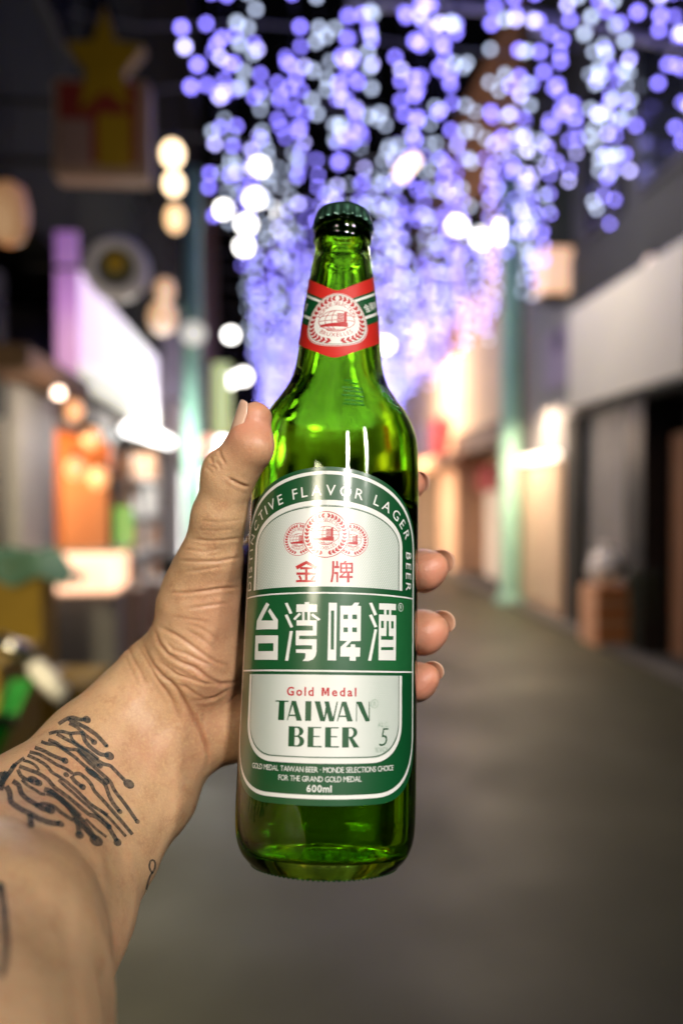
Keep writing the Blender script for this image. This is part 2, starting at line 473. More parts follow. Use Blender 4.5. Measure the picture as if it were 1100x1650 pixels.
# spot added to brighten the star sign, then the awning bulb's own light
lamp('star_fill_spot', 'SPOT', (-0.5, 3.0, 3.1), 10, (1, .85, .62), gp(165, 200, YS), .05, spot=R_(70))
lamp('awning_bulb_light', 'POINT', (-1.15, 5.0, 1.95), 22, (1, .84, .66), size=.06)
# ------------------------------------------------------------------ the bottle: frame and profile
DB = .33
qv = ray(531, 1090).normalized()            # view ray square to the bottle's axis
CB = EYE + qv * DB
av = rgt * .03 + upv
av = (av - qv * av.dot(qv)).normalized()    # bottle axis
ev = av.cross(-qv) * -1
ev = qv.cross(av) * 1
if ev.dot(rgt) < 0: ev = -ev
T0 = -.071                                  # axis position of the base
MB = Matrix(((ev.x, qv.x, av.x, 0), (ev.y, qv.y, av.y, 0), (ev.z, qv.z, av.z, 0), (0, 0, 0, 1)))
MB.translation = CB + av * T0
MBI = MB.inverted()

_pr = [(27.0, -71.0), (28.6, -70.6), (29.9, -69.5), (31.4, -67.9), (32.7, -66.0), (34.0, -62.8), (34.7, -59.6), (35.1, -55), (35.25, -50), (35.25, -20), (35.25, 20), (35.25, 55),
       (35.25, 80), (35.1, 88), (34.7, 95), (34.0, 100.3), (33.0, 104), (31.7, 107.2), (29.6, 111), (27.0, 114.8), (24.3, 119), (22.2, 122.7), (20.6, 126.6),
       (19.5, 130.8), (18.7, 136), (18.1, 142.4), (16.8, 156.3), (15.25, 169.2), (14.1, 177.7), (12.7, 187), (12.2, 190.6), (12.35, 192.3), (13.05, 193.6), (13.25, 195.0),
       (13.05, 196.6), (12.5, 197.6), (12.3, 199), (12.3, 201), (12.1, 203), (11.4, 204.6)]
def catmull(pts, n):
    P = [np.array(p, float) for p in pts]
    P = [2 * P[0] - P[1]] + P + [2 * P[-1] - P[-2]]
    out = []
    for i in range(1, len(P) - 2):
        for k in range(n):
            t = k / n
            d1, d2, d3 = [max(1e-6, np.linalg.norm(P[i + j] - P[i + j - 1]) ** .5) for j in (0, 1, 2)]
            m1 = (P[i] - P[i - 1]) / d1 - (P[i + 1] - P[i - 1]) / (d1 + d2) + (P[i + 1] - P[i]) / d2
            m2 = (P[i + 1] - P[i]) / d2 - (P[i + 2] - P[i]) / (d2 + d3) + (P[i + 2] - P[i + 1]) / d3
            m1 *= d2; m2 *= d2
            a = 2 * P[i] - 2 * P[i + 1] + m1 + m2
            b = -3 * P[i] + 3 * P[i + 1] - 2 * m1 - m2
            out.append(a * t ** 3 + b * t ** 2 + m1 * t + P[i])
    out.append(P[-2])
    return np.array(out)
PROF = catmull(_pr, 5)
_t, _r = PROF[:, 1], PROF[:, 0]
_o = np.argsort(_t)
def rad(t):
    """bottle radius (mm) at axis position t (mm)"""
    return np.interp(t, _t[_o], _r[_o])

ANG0 = R_(-5.4)
TILT = R_(.85)
RL = 35.25
def wrap_px(x, y, off):
    """photo pixel on the body -> local point a little proud of the glass"""
    o = MBI @ EYE; d = (MBI.to_3x3() @ ray(x, y)).normalized()
    rr = (RL + off) / 1000
    A = d.x ** 2 + d.y ** 2; B = o.x * d.x + o.y * d.y; Cc = o.x ** 2 + o.y ** 2 - rr * rr
    k = (-B - math.sqrt(max(0, B * B - A * Cc))) / A
    return o + d * k
def px_st(x, y):
    p = wrap_px(x, y, 0)
    s = RL * (math.atan2(p.x, -p.y) - ANG0); t = (p.z + T0) * 1000
    c, sn = math.cos(-TILT), math.sin(-TILT)
    dt = t - 32
    return (s * c - dt * sn, 32 + s * sn + dt * c)
def cyl(phi, t, off):
    r = (rad(t) + off) / 1000
    return Vector((r * math.sin(phi), -r * math.cos(phi), t / 1000 - T0))
def wrap_body(s, t, off):
    c, sn = math.cos(TILT), math.sin(TILT)
    dt = t - 32
    s2 = s * c - dt * sn; t2 = 32 + s * sn + dt * c
    return cyl(ANG0 + s2 / RL, t2, off)
def wrap_neck(s, t, off):
    return cyl(ANG0 + s / 17.0, t, off)

class Print:
    """flat print collected in label millimetres, cut fine enough to bend, then wrapped round the glass"""
    def __init__(self): self.bm = bmesh.new()
    def fill(self, loops):
        loops3 = [[Vector((x, y, 0)) for x, y in l] for l in loops]
        flat = [p for l in loops3 for p in l]
        vs = [self.bm.verts.new(p) for p in flat]
        for tri in tessellate_polygon(loops3):
            try: self.bm.faces.new([vs[i] for i in tri])
            except ValueError: pass
    def strip(self, pts, w, closed=False):
        P = [Vector((x, y)) for x, y in pts]; n = len(P)
        L, Rr = [], []
        for i in range(n):
            a = P[(i - 1) % n] if (closed or i) else P[0]
            b = P[(i + 1) % n] if (closed or i < n - 1) else P[-1]
            d = (b - a)
            d = d.normalized() if d.length > 1e-9 else Vector((1, 0))
            nn = Vector((-d.y, d.x)) * w / 2
            L.append(self.bm.verts.new((*(P[i] + nn), 0))); Rr.append(self.bm.verts.new((*(P[i] - nn), 0)))
        for i in range(n if closed else n - 1):
            j = (i + 1) % n
            self.bm.faces.new((L[i], Rr[i], Rr[j], L[j]))
    def mesh2d(self, V, Fc):
        vs = [self.bm.verts.new((x, y, 0)) for x, y in V]
        for f in Fc:
            try: self.bm.faces.new([vs[i] for i in f])
            except ValueError: pass
    def emit(self, name, m, parent, wrap, off, step=1.3, tstep=None):
        bm = self.bm
        for f in bm.faces:
            if f.normal.z < 0 or f.calc_area() >= 0 and f.normal.z <= 0: pass
        bm.normal_update()
        xs = [v.co.x for v in bm.verts]; ys = [v.co.y for v in bm.verts]
        x = math.floor(min(xs) / step) * step + step
        while x < max(xs):
            bmesh.ops.bisect_plane(bm, geom=bm.verts[:] + bm.edges[:] + bm.faces[:], plane_co=(x, 0, 0), plane_no=(1, 0, 0))
            x += step
        if tstep:
            y = math.floor(min(ys) / tstep) * tstep + tstep
            while y < max(ys):
                bmesh.ops.bisect_plane(bm, geom=bm.verts[:] + bm.edges[:] + bm.faces[:], plane_co=(0, y, 0), plane_no=(0, 1, 0))
                y += tstep
        uv = bm.loops.layers.uv.new('UVMap')
        for f in bm.faces:
            for l in f.loops: l[uv].uv = (l.vert.co.x, l.vert.co.y)
        for v in bm.verts: v.co = wrap(v.co.x, v.co.y, off)
        bm.normal_update()
        for f in bm.faces:                       # faces look outwards
            c = f.calc_center_median()
            if f.normal.x * c.x + f.normal.y * c.y < 0: f.normal_flip()
        me = bpy.data.meshes.new(name); bm.to_mesh(me); bm.free()
        me.polygons.foreach_set('use_smooth', [True] * len(me.polygons))
        return link_mesh(name, me, m, parent)

_gl = {}
def glyph(ch, bold=0.0):
    """outline of one character as a flat mesh (cap height 1), its width"""
    k = (ch, bold)
    if k not in _gl:
        c = bpy.data.curves.new('glyph', 'FONT'); c.body = ch; c.size = 1; c.offset = bold; c.resolution_u = 3
        o = bpy.data.objects.new('glyph', c); COL.objects.link(o)
        dg = bpy.context.evaluated_depsgraph_get()
        me = bpy.data.meshes.new_from_object(o.evaluated_get(dg))
        V = [(v.co.x, v.co.y) for v in me.vertices]; Fc = [tuple(p.vertices) for p in me.polygons]
        bpy.data.objects.remove(o); bpy.data.curves.remove(c); bpy.data.meshes.remove(me)
        _gl[k] = (V, Fc)
    return _gl[k]
_capV = glyph('H')[0]
CAPH = max(v[1] for v in _capV)
def put(P, ch, x, y, h, ang=0.0, bold=0.0, sx=1.0, slant=0.0):
    if ch == 'M' and bold > 0:
        w = gw('M', h, sx); c, s = math.cos(ang), math.sin(ang)
        P.fill([[(x + (a - .5) * w * c - b * h * s, y + (a - .5) * w * s + b * h * c) for a, b in
                 [(0, 0), (0, 1), (.30, 1), (.5, .46), (.70, 1), (1, 1), (1, 0), (.76, 0), (.76, .66), (.57, .14), (.43, .14), (.24, .66), (.24, 0)]]])
        return
    V, Fc = glyph(ch, bold)
    if not V: return
    k = h / CAPH
    x0 = min(v[0] for v in V); x1 = max(v[0] for v in V); cx = (x0 + x1) / 2
    c, s = math.cos(ang), math.sin(ang)
    out = []
    for u, v in V:
        a = (u - cx) * k * sx + slant * v * k; b = v * k
        out.append((x + a * c - b * s, y + a * s + b * c))
    P.mesh2d(out, Fc)
def gw(ch, h, sx=1.0, bold=0.0):
    if ch == ' ': return h * .38 * sx
    V = glyph(ch, bold)[0]
    return (max(v[0] for v in V) - min(v[0] for v in V)) * h / CAPH * sx
def text_line(P, txt, xc, y, h, width=None, gap=.16, bold=0.0, sx=1.0, slant=0.0):
    ws = [gw(c, h, sx, bold) for c in txt]
    g = gap * h
    if width: g = (width - sum(ws)) / (len(txt) - 1)
    tot = sum(ws) + g * (len(txt) - 1)
    x = xc - tot / 2
    for c, w in zip(txt, ws):
        if c != ' ': put(P, c, x + w / 2, y, h, 0, bold, sx, slant)
        x += w + g
def text_path(P, txt, path, h, bold=0.0, sx=1.0, upside=False, fit=True, gap=.15):
    pts = [Vector(p) for p in path]
    L = [0]
    for a, b in zip(pts, pts[1:]): L.append(L[-1] + (b - a).length)
    ws = [gw(c, h, sx, bold) for c in txt]
    g = (L[-1] - sum(ws)) / (len(txt) - 1) if fit else gap * h
    x = 0 if fit else (L[-1] - sum(ws) - g * (len(txt) - 1)) / 2
    for c, w in zip(txt, ws):
        m = min(max(x + w / 2, 0), L[-1] - 1e-6)
        i = max(k for k in range(len(L) - 1) if L[k] <= m)
        f = (m - L[i]) / (L[i + 1] - L[i])
        p = pts[i].lerp(pts[i + 1], f); d = pts[i + 1] - pts[i]
        if c != ' ': put(P, c, p.x, p.y, h, math.atan2(d.y, d.x), bold, sx)
        x += w + g

def ell(cx, cy, rx, ry, n=48, a0=0, a1=2 * math.pi, close=False, egg=0.0):
    N = n if not close else n - 1
    out = []
    for i in range(n):
        a = a0 + (a1 - a0) * i / (n if abs(a1 - a0 - 2 * math.pi) < 1e-6 else n - 1)
        y = math.sin(a)
        out.append((cx + rx * math.cos(a) * (1 - egg * y), cy + ry * y))
    return out
def arch(a, top, t0, bottom, n=48):
    h = top - t0
    return [(-a, bottom)] + [(-a * math.cos(math.pi * i / n), t0 + h * math.sin(math.pi * i / n)) for i in range(n + 1)] + [(a, bottom)]
def ubox(a, top, bot, r, ry=None, n=14):
    """open-topped box with two round lower corners"""
    ry = ry or r
    o = [(-a, top)]
    o += [(-a + r - r * math.cos(math.pi / 2 * i / n), bot + ry - ry * math.sin(math.pi / 2 * i / n)) for i in range(n + 1)]
    o += [(a - r + r * math.sin(math.pi / 2 * i / n), bot + ry - ry * math.cos(math.pi / 2 * i / n)) for i in range(n + 1)]
    return o + [(a, top)]

# ---- materials of the bottle
def glass_mat(name, col, ior):
    m = bpy.data.materials.new(name); m.use_nodes = True
    p = m.node_tree.nodes['Principled BSDF']
    p.inputs['Base Color'].default_value = (*col, 1)
    p.inputs['Transmission Weight'].default_value = 1
    p.inputs['Roughness'].default_value = .012
    p.inputs['IOR'].default_value = ior
    return m
M_glass = glass_mat('green_glass', (.42, .76, .09), 1.5)
# dust and dried drops low on the glass roughen it in patches
_t_ = M_glass.node_tree; _p = _t_.nodes['Principled BSDF']
_c = _t_.nodes.new('ShaderNodeTexCoord'); _n = _t_.nodes.new('ShaderNodeTexNoise'); _n.inputs['Scale'].default_value = 160; _n.inputs['Detail'].default_value = 6; _n.inputs['Roughness'].default_value = .75
_t_.links.new(_c.outputs['Object'], _n.inputs['Vector'])
_m = _t_.nodes.new('ShaderNodeMapRange'); _m.inputs[1].default_value = .50; _m.inputs[2].default_value = .72; _m.inputs[3].default_value = .012; _m.inputs[4].default_value = .22
_t_.links.new(_n.outputs[0], _m.inputs[0])
_x = _t_.nodes.new('ShaderNodeSeparateXYZ'); _t_.links.new(_c.outputs['Object'], _x.inputs[0])
_z = _t_.nodes.new('ShaderNodeMapRange'); _z.inputs[1].default_value = .034; _z.inputs[2].default_value = .016; _t_.links.new(_x.outputs[2], _z.inputs[0])
_mx = _t_.nodes.new('ShaderNodeMix'); _mx.inputs[2].default_value = .012; _t_.links.new(_z.outputs[0], _mx.inputs[0]); _t_.links.new(_m.outputs[0], _mx.inputs[3])
_t_.links.new(_mx.outputs[0], _p.inputs['Roughness'])
M_beer = glass_mat('lager', (.52, .60, .09), 1.34)
def ink(name, col, rough=.42, hatch=None):
    m = bpy.data.materials.new(name); m.use_nodes = True
    nt = m.node_tree; p = nt.nodes['Principled BSDF']
    p.inputs['Roughness'].default_value = rough
    p.inputs['Specular IOR Level'].default_value = .5
    p.inputs['Coat Weight'].default_value = .8
    p.inputs['Coat Roughness'].default_value = .13
    p.inputs['Base Color'].default_value = (*col, 1)
    uv = nt.nodes.new('ShaderNodeUVMap')
    # paper grain that breaks the highlights up
    n = nt.nodes.new('ShaderNodeTexNoise'); n.inputs['Scale'].default_value = 2.2; n.inputs['Detail'].default_value = 3
    b = nt.nodes.new('ShaderNodeBump'); b.inputs['Strength'].default_value = .5; b.inputs['Distance'].default_value = .00004
    nt.links.new(uv.outputs[0], n.inputs['Vector'])
    nt.links.new(n.outputs[0], b.inputs['Height'])
    nt.links.new(b.outputs[0], p.inputs['Normal'])
    nt.links.new(b.outputs[0], p.inputs['Coat Normal'])
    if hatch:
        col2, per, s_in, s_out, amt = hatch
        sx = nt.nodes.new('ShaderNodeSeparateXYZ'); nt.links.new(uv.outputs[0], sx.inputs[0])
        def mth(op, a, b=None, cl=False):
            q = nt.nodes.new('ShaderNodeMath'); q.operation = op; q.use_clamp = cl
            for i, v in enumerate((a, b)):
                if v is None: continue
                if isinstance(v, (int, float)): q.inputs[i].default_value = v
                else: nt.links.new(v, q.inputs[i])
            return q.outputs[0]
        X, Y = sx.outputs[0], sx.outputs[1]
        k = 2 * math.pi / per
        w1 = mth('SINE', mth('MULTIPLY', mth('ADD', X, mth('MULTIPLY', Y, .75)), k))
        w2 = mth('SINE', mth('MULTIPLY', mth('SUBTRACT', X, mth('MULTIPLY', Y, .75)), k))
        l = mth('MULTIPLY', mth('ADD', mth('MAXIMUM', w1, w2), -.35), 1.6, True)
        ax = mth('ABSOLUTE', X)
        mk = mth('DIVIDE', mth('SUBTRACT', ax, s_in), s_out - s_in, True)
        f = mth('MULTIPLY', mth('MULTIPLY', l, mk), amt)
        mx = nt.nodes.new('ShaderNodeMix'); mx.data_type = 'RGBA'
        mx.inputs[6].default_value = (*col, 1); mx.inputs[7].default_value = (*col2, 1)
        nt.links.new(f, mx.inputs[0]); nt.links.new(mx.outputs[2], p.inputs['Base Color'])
    return m
I_green = ink('green_ink', (.0015, .066, .018))
I_band = ink('green_band_ink', (.0015, .072, .019), hatch=((.03, .19, .06), .9, 12, 26, .6))
I_white = ink('white_paper', (.70, .71, .69))
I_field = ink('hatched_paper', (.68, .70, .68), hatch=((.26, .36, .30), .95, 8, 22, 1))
I_red = ink('red_ink', (.43, .006, .012))
I_dred = ink('fine_red_ink', (.42, .012, .016))
I_neckred = ink('neck_red_ink', (.52, .018, .012))
I_grey = ink('grey_green_ink', (.18, .28, .21))

bottle = bpy.data.objects.new('beer_bottle', None); COL.objects.link(bottle)
bottle.matrix_world = MB
bottle.empty_display_size = .05
tag(bottle, 'green glass beer bottle held upright in the hand with a green and white label', 'bottle')

# glass: outer skin, lip and inner skin as one closed body
def grid_lathe(name, prof, seg, m, parent):
    bm = bmesh.new()
    lathe(bm, [(r / 1000, t / 1000 - T0) for r, t in prof], seg)
    return bm_obj(name, bm, m, parent, smooth=True)
outer = [(0, -67.2), (10, -67.6), (18, -69), (23.5, -70.6), (25.6, -71.0)] + [tuple(p) for p in PROF]
inner_raw = []
for r, t in PROF:
    if t < -64: continue
    w = 2.6 if t < 100 else 2.6 + 1.2 * min(1, (t - 100) / 80)
    inner_raw.append((max(8.2, min(r - w, 33)) if t < 185 else 8.6, t))
inner = [(0, -61.5), (12, -62.2), (22, -64.2), (27.5, -64.4), (30.2, -63.0)] + [p for p in inner_raw if p[1] > -60] + [(9.0, 204.6)]
glass = grid_lathe('glass_body', outer + [(10.4, 205.2)] + inner[::-1], 144, M_glass, bottle)
# beer, filled to the shoulder; overlaps the inner skin by a hair
FILL = 70.0
def inner_r(t):
    a = np.array(sorted(inner, key=lambda p: p[1])); return np.interp(t, a[:, 1], a[:, 0])
liq = [(0, -61.6), (12, -62.3), (22, -64.3), (27.5, -64.5), (30.3, -63.1)] + [(r + .12, t) for r, t in inner_raw if -60 < t < FILL - .6]
liq += [(inner_r(FILL) + .12, FILL + .4), (inner_r(FILL) - .9, FILL), (0, FILL)]
beer = grid_lathe('beer', liq, 96, M_beer, bottle)

# knurling round the foot
bm = bmesh.new()
for i in range(96):
    a = 2 * math.pi * i / 96
    r = .0283
    ball(bm, (r * math.cos(a), r * math.sin(a), .00045), .00055, 6)
tag(bm_obj('foot_knurling', bm, mat('dark_green_glass', (.006, .05, .008), .15, var=0), bottle, True), kind='stuff')

# moulded mark on the shoulder
bm = bmesh.new()
def shoulder_pt(px, t, off=.15):
    # angle from the photo's x at this height
    ax = CB + av * (t / 1000)
    z = (ax - EYE).dot(fwd); cx = 550 + FPX * (ax - EYE).dot(rgt) / z
    s = max(-1, min(1, (px - cx) * z / FPX * 1000 / rad(t)))
    return cyl(math.asin(s), t, off)
for t, x0, x1 in ((117.5, 553, 565), (116.2, 560, 573), (113.6, 549, 579), (111.6, 551, 580), (109.2, 549, 581), (106.8, 552, 580), (105, 550, 582)):
    pr = None
    for k in range(7):
        p = shoulder_pt(x0 + (x1 - x0) * k / 6, t)
        if pr is not None: tube(bm, pr, p, .00042, seg=8)
        pr = p
for t, x0, x1 in ((115, 612, 622), (113, 610, 626), (110.5, 618, 636), (108, 622, 640)):
    pr = None
    for k in range(5):
        p = shoulder_pt(x0 + (x1 - x0) * k / 4, t - k * .5)
        if pr is not None: tube(bm, pr, p, .00036, seg=8)
        pr = p
bm_obj('moulded_mark', bm, mat('raised_glass', (.03, .22, .012), .06, var=0, coat=1), bottle, True)

# crown cap with 21 flutes
bm = bmesh.new()
SEG = 21 * 12
capP = [(r, t - 8.3) for r, t in [(0, 216.2), (6, 216.15), (10.5, 215.7), (12.3, 214.6), (12.75, 213.0), (12.9, 211.6), (13.1, 210.0), (13.5, 208.6), (13.7, 207.8), (13.3, 207.7), (12.75, 208.6), (12.6, 211)]]
rings = []
for r, t in capP:
    f = max(0, min(1, (206.3 - t) / 6.0)) if r > 12 else 0
    ring = []
    if r == 0:
        ring = [bm.verts.new((0, 0, t / 1000 - T0))]
    else:
        for i in range(SEG):
            a = 2 * math.pi * i / SEG
            rr = r + f * .55 * math.cos(21 * a)
            ring.append(bm.verts.new((rr / 1000 * math.sin(a), -rr / 1000 * math.cos(a), t / 1000 - T0)))
    rings.append(ring)
for a, b in zip(rings, rings[1:]):
    for i in range(SEG):
        j = (i + 1) % SEG
        if len(a) == 1: bm.faces.new((a[0], b[i], b[j]))
        else: bm.faces.new((a[i], b[i], b[j], a[j]))
cap = bm_obj('crown_cap', bm, mat('cap_paint', (.07, .17, .12), .30, metal=.85, var=.1, coat=.8), bottle, True)

# ---- body label
lab = Print()
OUT_A, OUT_T, OUT_T0 = 43.9, 76.9, 49.0
shape = arch(OUT_A + 1.5, OUT_T + 1.6, OUT_T0, 10, 64)
low = ubox(OUT_A + 1.5, 10, -44.6, 23, 21)
outline = shape[:-1] + low[::-1]
lab.fill([outline])
label = lab.emit('label', I_green, bottle, wrap_body, .06, 1.2)
def lay(name, m, off, parent=label, wrap=wrap_body, tstep=None):
    def go(P): return P.emit(name, m, parent, wrap, off, 1.2, tstep)
    return go
# white frame line right round, and the two rules across
P = Print()
fr = arch(OUT_A - .7, OUT_T - .7, OUT_T0, 8, 64)[:-1] + ubox(OUT_A - .7, 8, -41.7, 22, 20)[::-1][:-1]
P.strip(fr, 1.35, True)
P.strip([(-OUT_A + 1.2, 30.25), (OUT_A - 1.2, 30.25)], .55)
P.strip([(-OUT_A + 1.2, 1.9), (OUT_A - 1.2, 1.9)], .6)
P.emit('frame_line', I_white, label, wrap_body, .10)
# middle band with its fine hatching
P = Print(); P.fill([[(-OUT_A + 1.5, 2.3), (OUT_A - 1.5, 2.3), (OUT_A - 1.5, 29.9), (-OUT_A + 1.5, 29.9)]])
P.emit('name_band', I_band, label, wrap_body, .085)
# upper white field under the arch
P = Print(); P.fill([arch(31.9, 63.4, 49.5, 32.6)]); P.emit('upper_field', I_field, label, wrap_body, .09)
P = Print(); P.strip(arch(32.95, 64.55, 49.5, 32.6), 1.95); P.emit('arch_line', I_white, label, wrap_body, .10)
P = Print(); P.strip(arch(31.65, 63.1, 49.5, 32.6), .38); P.emit('arch_inner_line', I_green, label, wrap_body, .115)  # thin green line printed just inside the white arch
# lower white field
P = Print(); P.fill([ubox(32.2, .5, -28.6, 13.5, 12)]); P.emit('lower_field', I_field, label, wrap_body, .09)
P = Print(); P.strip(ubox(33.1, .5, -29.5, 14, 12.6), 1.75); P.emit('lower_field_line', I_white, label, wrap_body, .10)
P = Print(); P.strip(ubox(32.0, .5, -28.25, 13.2, 11.6), .38); P.emit('lower_inner_line', I_green, label, wrap_body, .115)  # matching thin green print inside the lower frame
# lettering along the arch
P = Print()
path = arch(36.6, 67.3, 49.2, 32.9, 90)
text_path(P, 'DISTINCTIVE FLAVOR LAGER BEER', [path[0]] + path[1:], 4.05, .004)
P.emit('arch_lettering', I_white, label, wrap_body, .12)

# big characters, traced from the label
ZA = (400, 960, 130 / 1100); ZB = (520, 960, 150 / 1100)
def Z(o, pts): return [px_st(o[0] + x * o[2], o[1] + y * o[2]) for x, y in pts]
def rect(a, b, c, d): return [(a, b), (c, b), (c, d), (a, d)]
P = Print()
def G(o, outer_, *holes): P.fill([Z(o, outer_)] + [Z(o, h) for h in holes])
G(ZA, [(250, 92), (292, 118), (180, 338), (345, 338), (272, 212), (300, 172), (407, 330), (404, 456), (110, 462), (122, 340)])
G(ZA, [(102, 542), (410, 540), (402, 874), (90, 872)], [(140, 648), (346, 646), (344, 755), (136, 757)])
G(ZA, [(500, 102), (538, 94), (604, 238), (566, 250)])
G(ZA, [(497, 264), (536, 252), (614, 424), (578, 438)])
G(ZA, [(568, 482), (610, 482), (546, 886), (503, 884)])
G(ZA, [(658, 118), (770, 116), (770, 86), (830, 86), (830, 116), (938, 118), (936, 222), (656, 222)])
G(ZA, rect(736, 222, 768, 336)); G(ZA, rect(808, 222, 842, 336))
G(ZA, [(694, 232), (724, 250), (640, 334), (614, 314)]); G(ZA, [(878, 240), (986, 322), (952, 340), (852, 262)])
G(ZA, [(660, 334), (934, 334), (932, 544), (694, 544), (694, 592), (932, 592), (930, 770), (915, 825), (880, 868), (820, 890), (742, 888), (775, 850), (782, 812), (778, 780), (652, 776), (652, 730), (870, 730), (870, 674),
       (648, 674), (650, 476), (880, 474), (880, 408), (660, 406)])
G(ZB, [(70, 82), (166, 84), (156, 764), (56, 762)], [(96, 174), (134, 174), (130, 636), (92, 636)])
G(ZB, [(206, 118), (342, 118), (372, 82), (430, 82), (408, 118), (448, 122), (444, 534), (336, 536), (268, 608), (328, 608), (328, 574), (380, 574), (380, 610), (440, 612), (436, 720), (388, 720), (386, 768), (314, 766), (316, 718),
       (206, 718), (208, 604), (288, 534), (200, 530)],
  rect(242, 222, 296, 276), rect(346, 222, 402, 276), rect(242, 374, 294, 430), rect(346, 374, 400, 430))
G(ZB, [(544, 86), (580, 82), (638, 222), (604, 236)]); G(ZB, [(542, 230), (578, 218), (640, 364), (608, 376)])
G(ZB, [(606, 396), (638, 400), (568, 768), (532, 764)])
G(ZB, [(662, 88), (860, 98), (858, 172), (662, 162)])
G(ZB, rect(720, 164, 748, 222)); G(ZB, rect(778, 168, 804, 226))
G(ZB, [(660, 220), (862, 230), (858, 764), (654, 760)], rect(684, 296, 716, 382), rect(804, 300, 832, 386),
  [(750, 298), (776, 298), (776, 476), (830, 476), (828, 522), (684, 520), (684, 474), (748, 476)], rect(684, 606, 828, 642))
P.emit('big_characters', I_white, label, wrap_body, .12)
# registered sign beside them
P = Print()
c = px_st(645, 978.5)
P.strip(ell(c[0], c[1], 1.5, 1.5, 24), .25, True); put(P, 'R', c[0], c[1] - .75, 1.5)
P.emit('registered_mark', I_white, label, wrap_body, .12)

# the two red characters, built stroke by stroke
ZC = (440, 810, 170 / 1100)
P = Print()
G(ZC, [(348, 606), (462, 664), (440, 696), (348, 640), (252, 698), (234, 664)])
for r_ in (rect(282, 672, 412, 697), rect(244, 728, 446, 754), rect(240, 806, 442, 830), rect(334, 697, 360, 806)): G(ZC, r_)
G(ZC, [(262, 762), (284, 756), (304, 800), (282, 808)]); G(ZC, [(418, 758), (440, 764), (412, 808), (390, 800)])
G(ZC, [(616, 608), (638, 608), (634, 740), (618, 830), (596, 830), (612, 740)])
for r_ in (rect(638, 660, 690, 684), rect(656, 608, 676, 660), rect(638, 722, 678, 746), rect(658, 746, 678, 830),
           rect(696, 626, 830, 646), rect(696, 646, 716, 734), rect(812, 646, 830, 734), rect(716, 674, 812, 690), rect(716, 716, 812, 734), rect(754, 646, 772, 720),
           rect(690, 764, 828, 786), rect(768, 734, 794, 832)): G(ZC, r_)
G(ZC, [(742, 606), (770, 606), (756, 626), (732, 626)]); G(ZC, [(732, 734), (752, 734), (712, 772), (694, 764)])
P.emit('red_characters', I_red, label, wrap_body, .12)

def medal(cx, cy, rx, ry, parent, wrap, off, egg=0.0, halo=None, cut=None, tstep=None, k=1.0, fine=I_dred):
    D = Print(); D.fill([ell(cx, cy, rx, ry, 56, egg=egg)]); d = D.emit('medal', I_white, parent, wrap, off, 1.2, tstep)
    Q = Print()
    Q.strip(ell(cx, cy, rx * .97, ry * .97, 56, egg=egg), .035 * ry * k, True)
    def E(a, f, g=None):
        y = math.sin(a); return (cx + rx * f * math.cos(a) * (1 - egg * y), cy + ry * (g or f) * y)
    for side in (-1, 1):                                   # laurel branches: slanting leaves either side of a stem
        Q.strip([E(math.pi / 2 + side * (.20 + 2.75 * i / 24), .81) for i in range(25)], .02 * ry)
        for i in range(15):
            a = math.pi / 2 + side * (3.0 - 2.75 * i / 14)
            for f0, f1 in ((.80, .91), (.82, .71)):
                p = E(a, f0); q = E(a - side * .20, f1)
                dx, dy = q[0] - p[0], q[1] - p[1]; L = math.hypot(dx, dy) or 1
                n = (-dy / L * .048 * ry, dx / L * .048 * ry)
                m_ = (p[0] * .5 + q[0] * .5, p[1] * .5 + q[1] * .5)
                Q.fill([[p, (m_[0] + n[0], m_[1] + n[1]), q, (m_[0] - n[0], m_[1] - n[1])]])
    h = .135 * ry
    up = [E(math.pi * (.93 - .86 * i / 40), .54) for i in range(41)]
    text_path(Q, 'MONDE SELECTION', up, h)
    dn = [E(math.pi * (1.24 + .52 * i / 30), .64) for i in range(31)]
    text_path(Q, 'BRUXELLES', dn, h)
    gx, gy, ga, gb = cx, cy - .02 * ry, .56 * rx, .36 * ry   # globe with a block of buildings before it
    lw = .022 * ry
    Q.strip(ell(gx, gy, ga, gb, 40), lw, True)
    Q.strip(ell(gx, gy, ga * .62, gb, 24, math.pi / 2, 3 * math.pi / 2), lw); Q.strip(ell(gx, gy, ga * .25, gb, 24, math.pi / 2, 3 * math.pi / 2), lw)
    Q.strip([(gx - ga, gy), (gx + ga, gy)], lw); Q.strip([(gx - ga * .85, gy + gb * .5), (gx + ga * .85, gy + gb * .5)], lw)
    Q.strip(ell(gx, gy - gb * .9, ga * .5, gb * .25, 14, math.pi, 2 * math.pi), lw * 1.6)
    Q.fill([[(gx - ga * .9, gy - gb * .62), (gx + ga * .62, gy - gb * .72), (gx + ga * .62, gy - gb * .22), (gx - ga * .9, gy - gb * .38)]])
    for i in range(6):
        y0 = gy - gb * .25 + gb * 1.0 * i / 6
        Q.fill([[(gx + ga * .03, y0), (gx + ga * .40, y0), (gx + ga * .40, y0 + gb * .11), (gx + ga * .03, y0 + gb * .11)]])
    Q.fill([[(gx + ga * .40, gy - gb * .25), (gx + ga * .56, gy - gb * .3), (gx + ga * .56, gy + gb * .95), (gx + ga * .40, gy + gb * .8)]])
    Q.emit('medal_print', fine, d, wrap, off + .02, 1.2, tstep)
    return d
medal(*px_st(481, 869), 6.4, 6.4, label, wrap_body, .12)
medal(*px_st(567, 870), 6.4, 6.4, label, wrap_body, .12)
medal(*px_st(524.5, 861), 9.0, 9.0, label, wrap_body, .145)

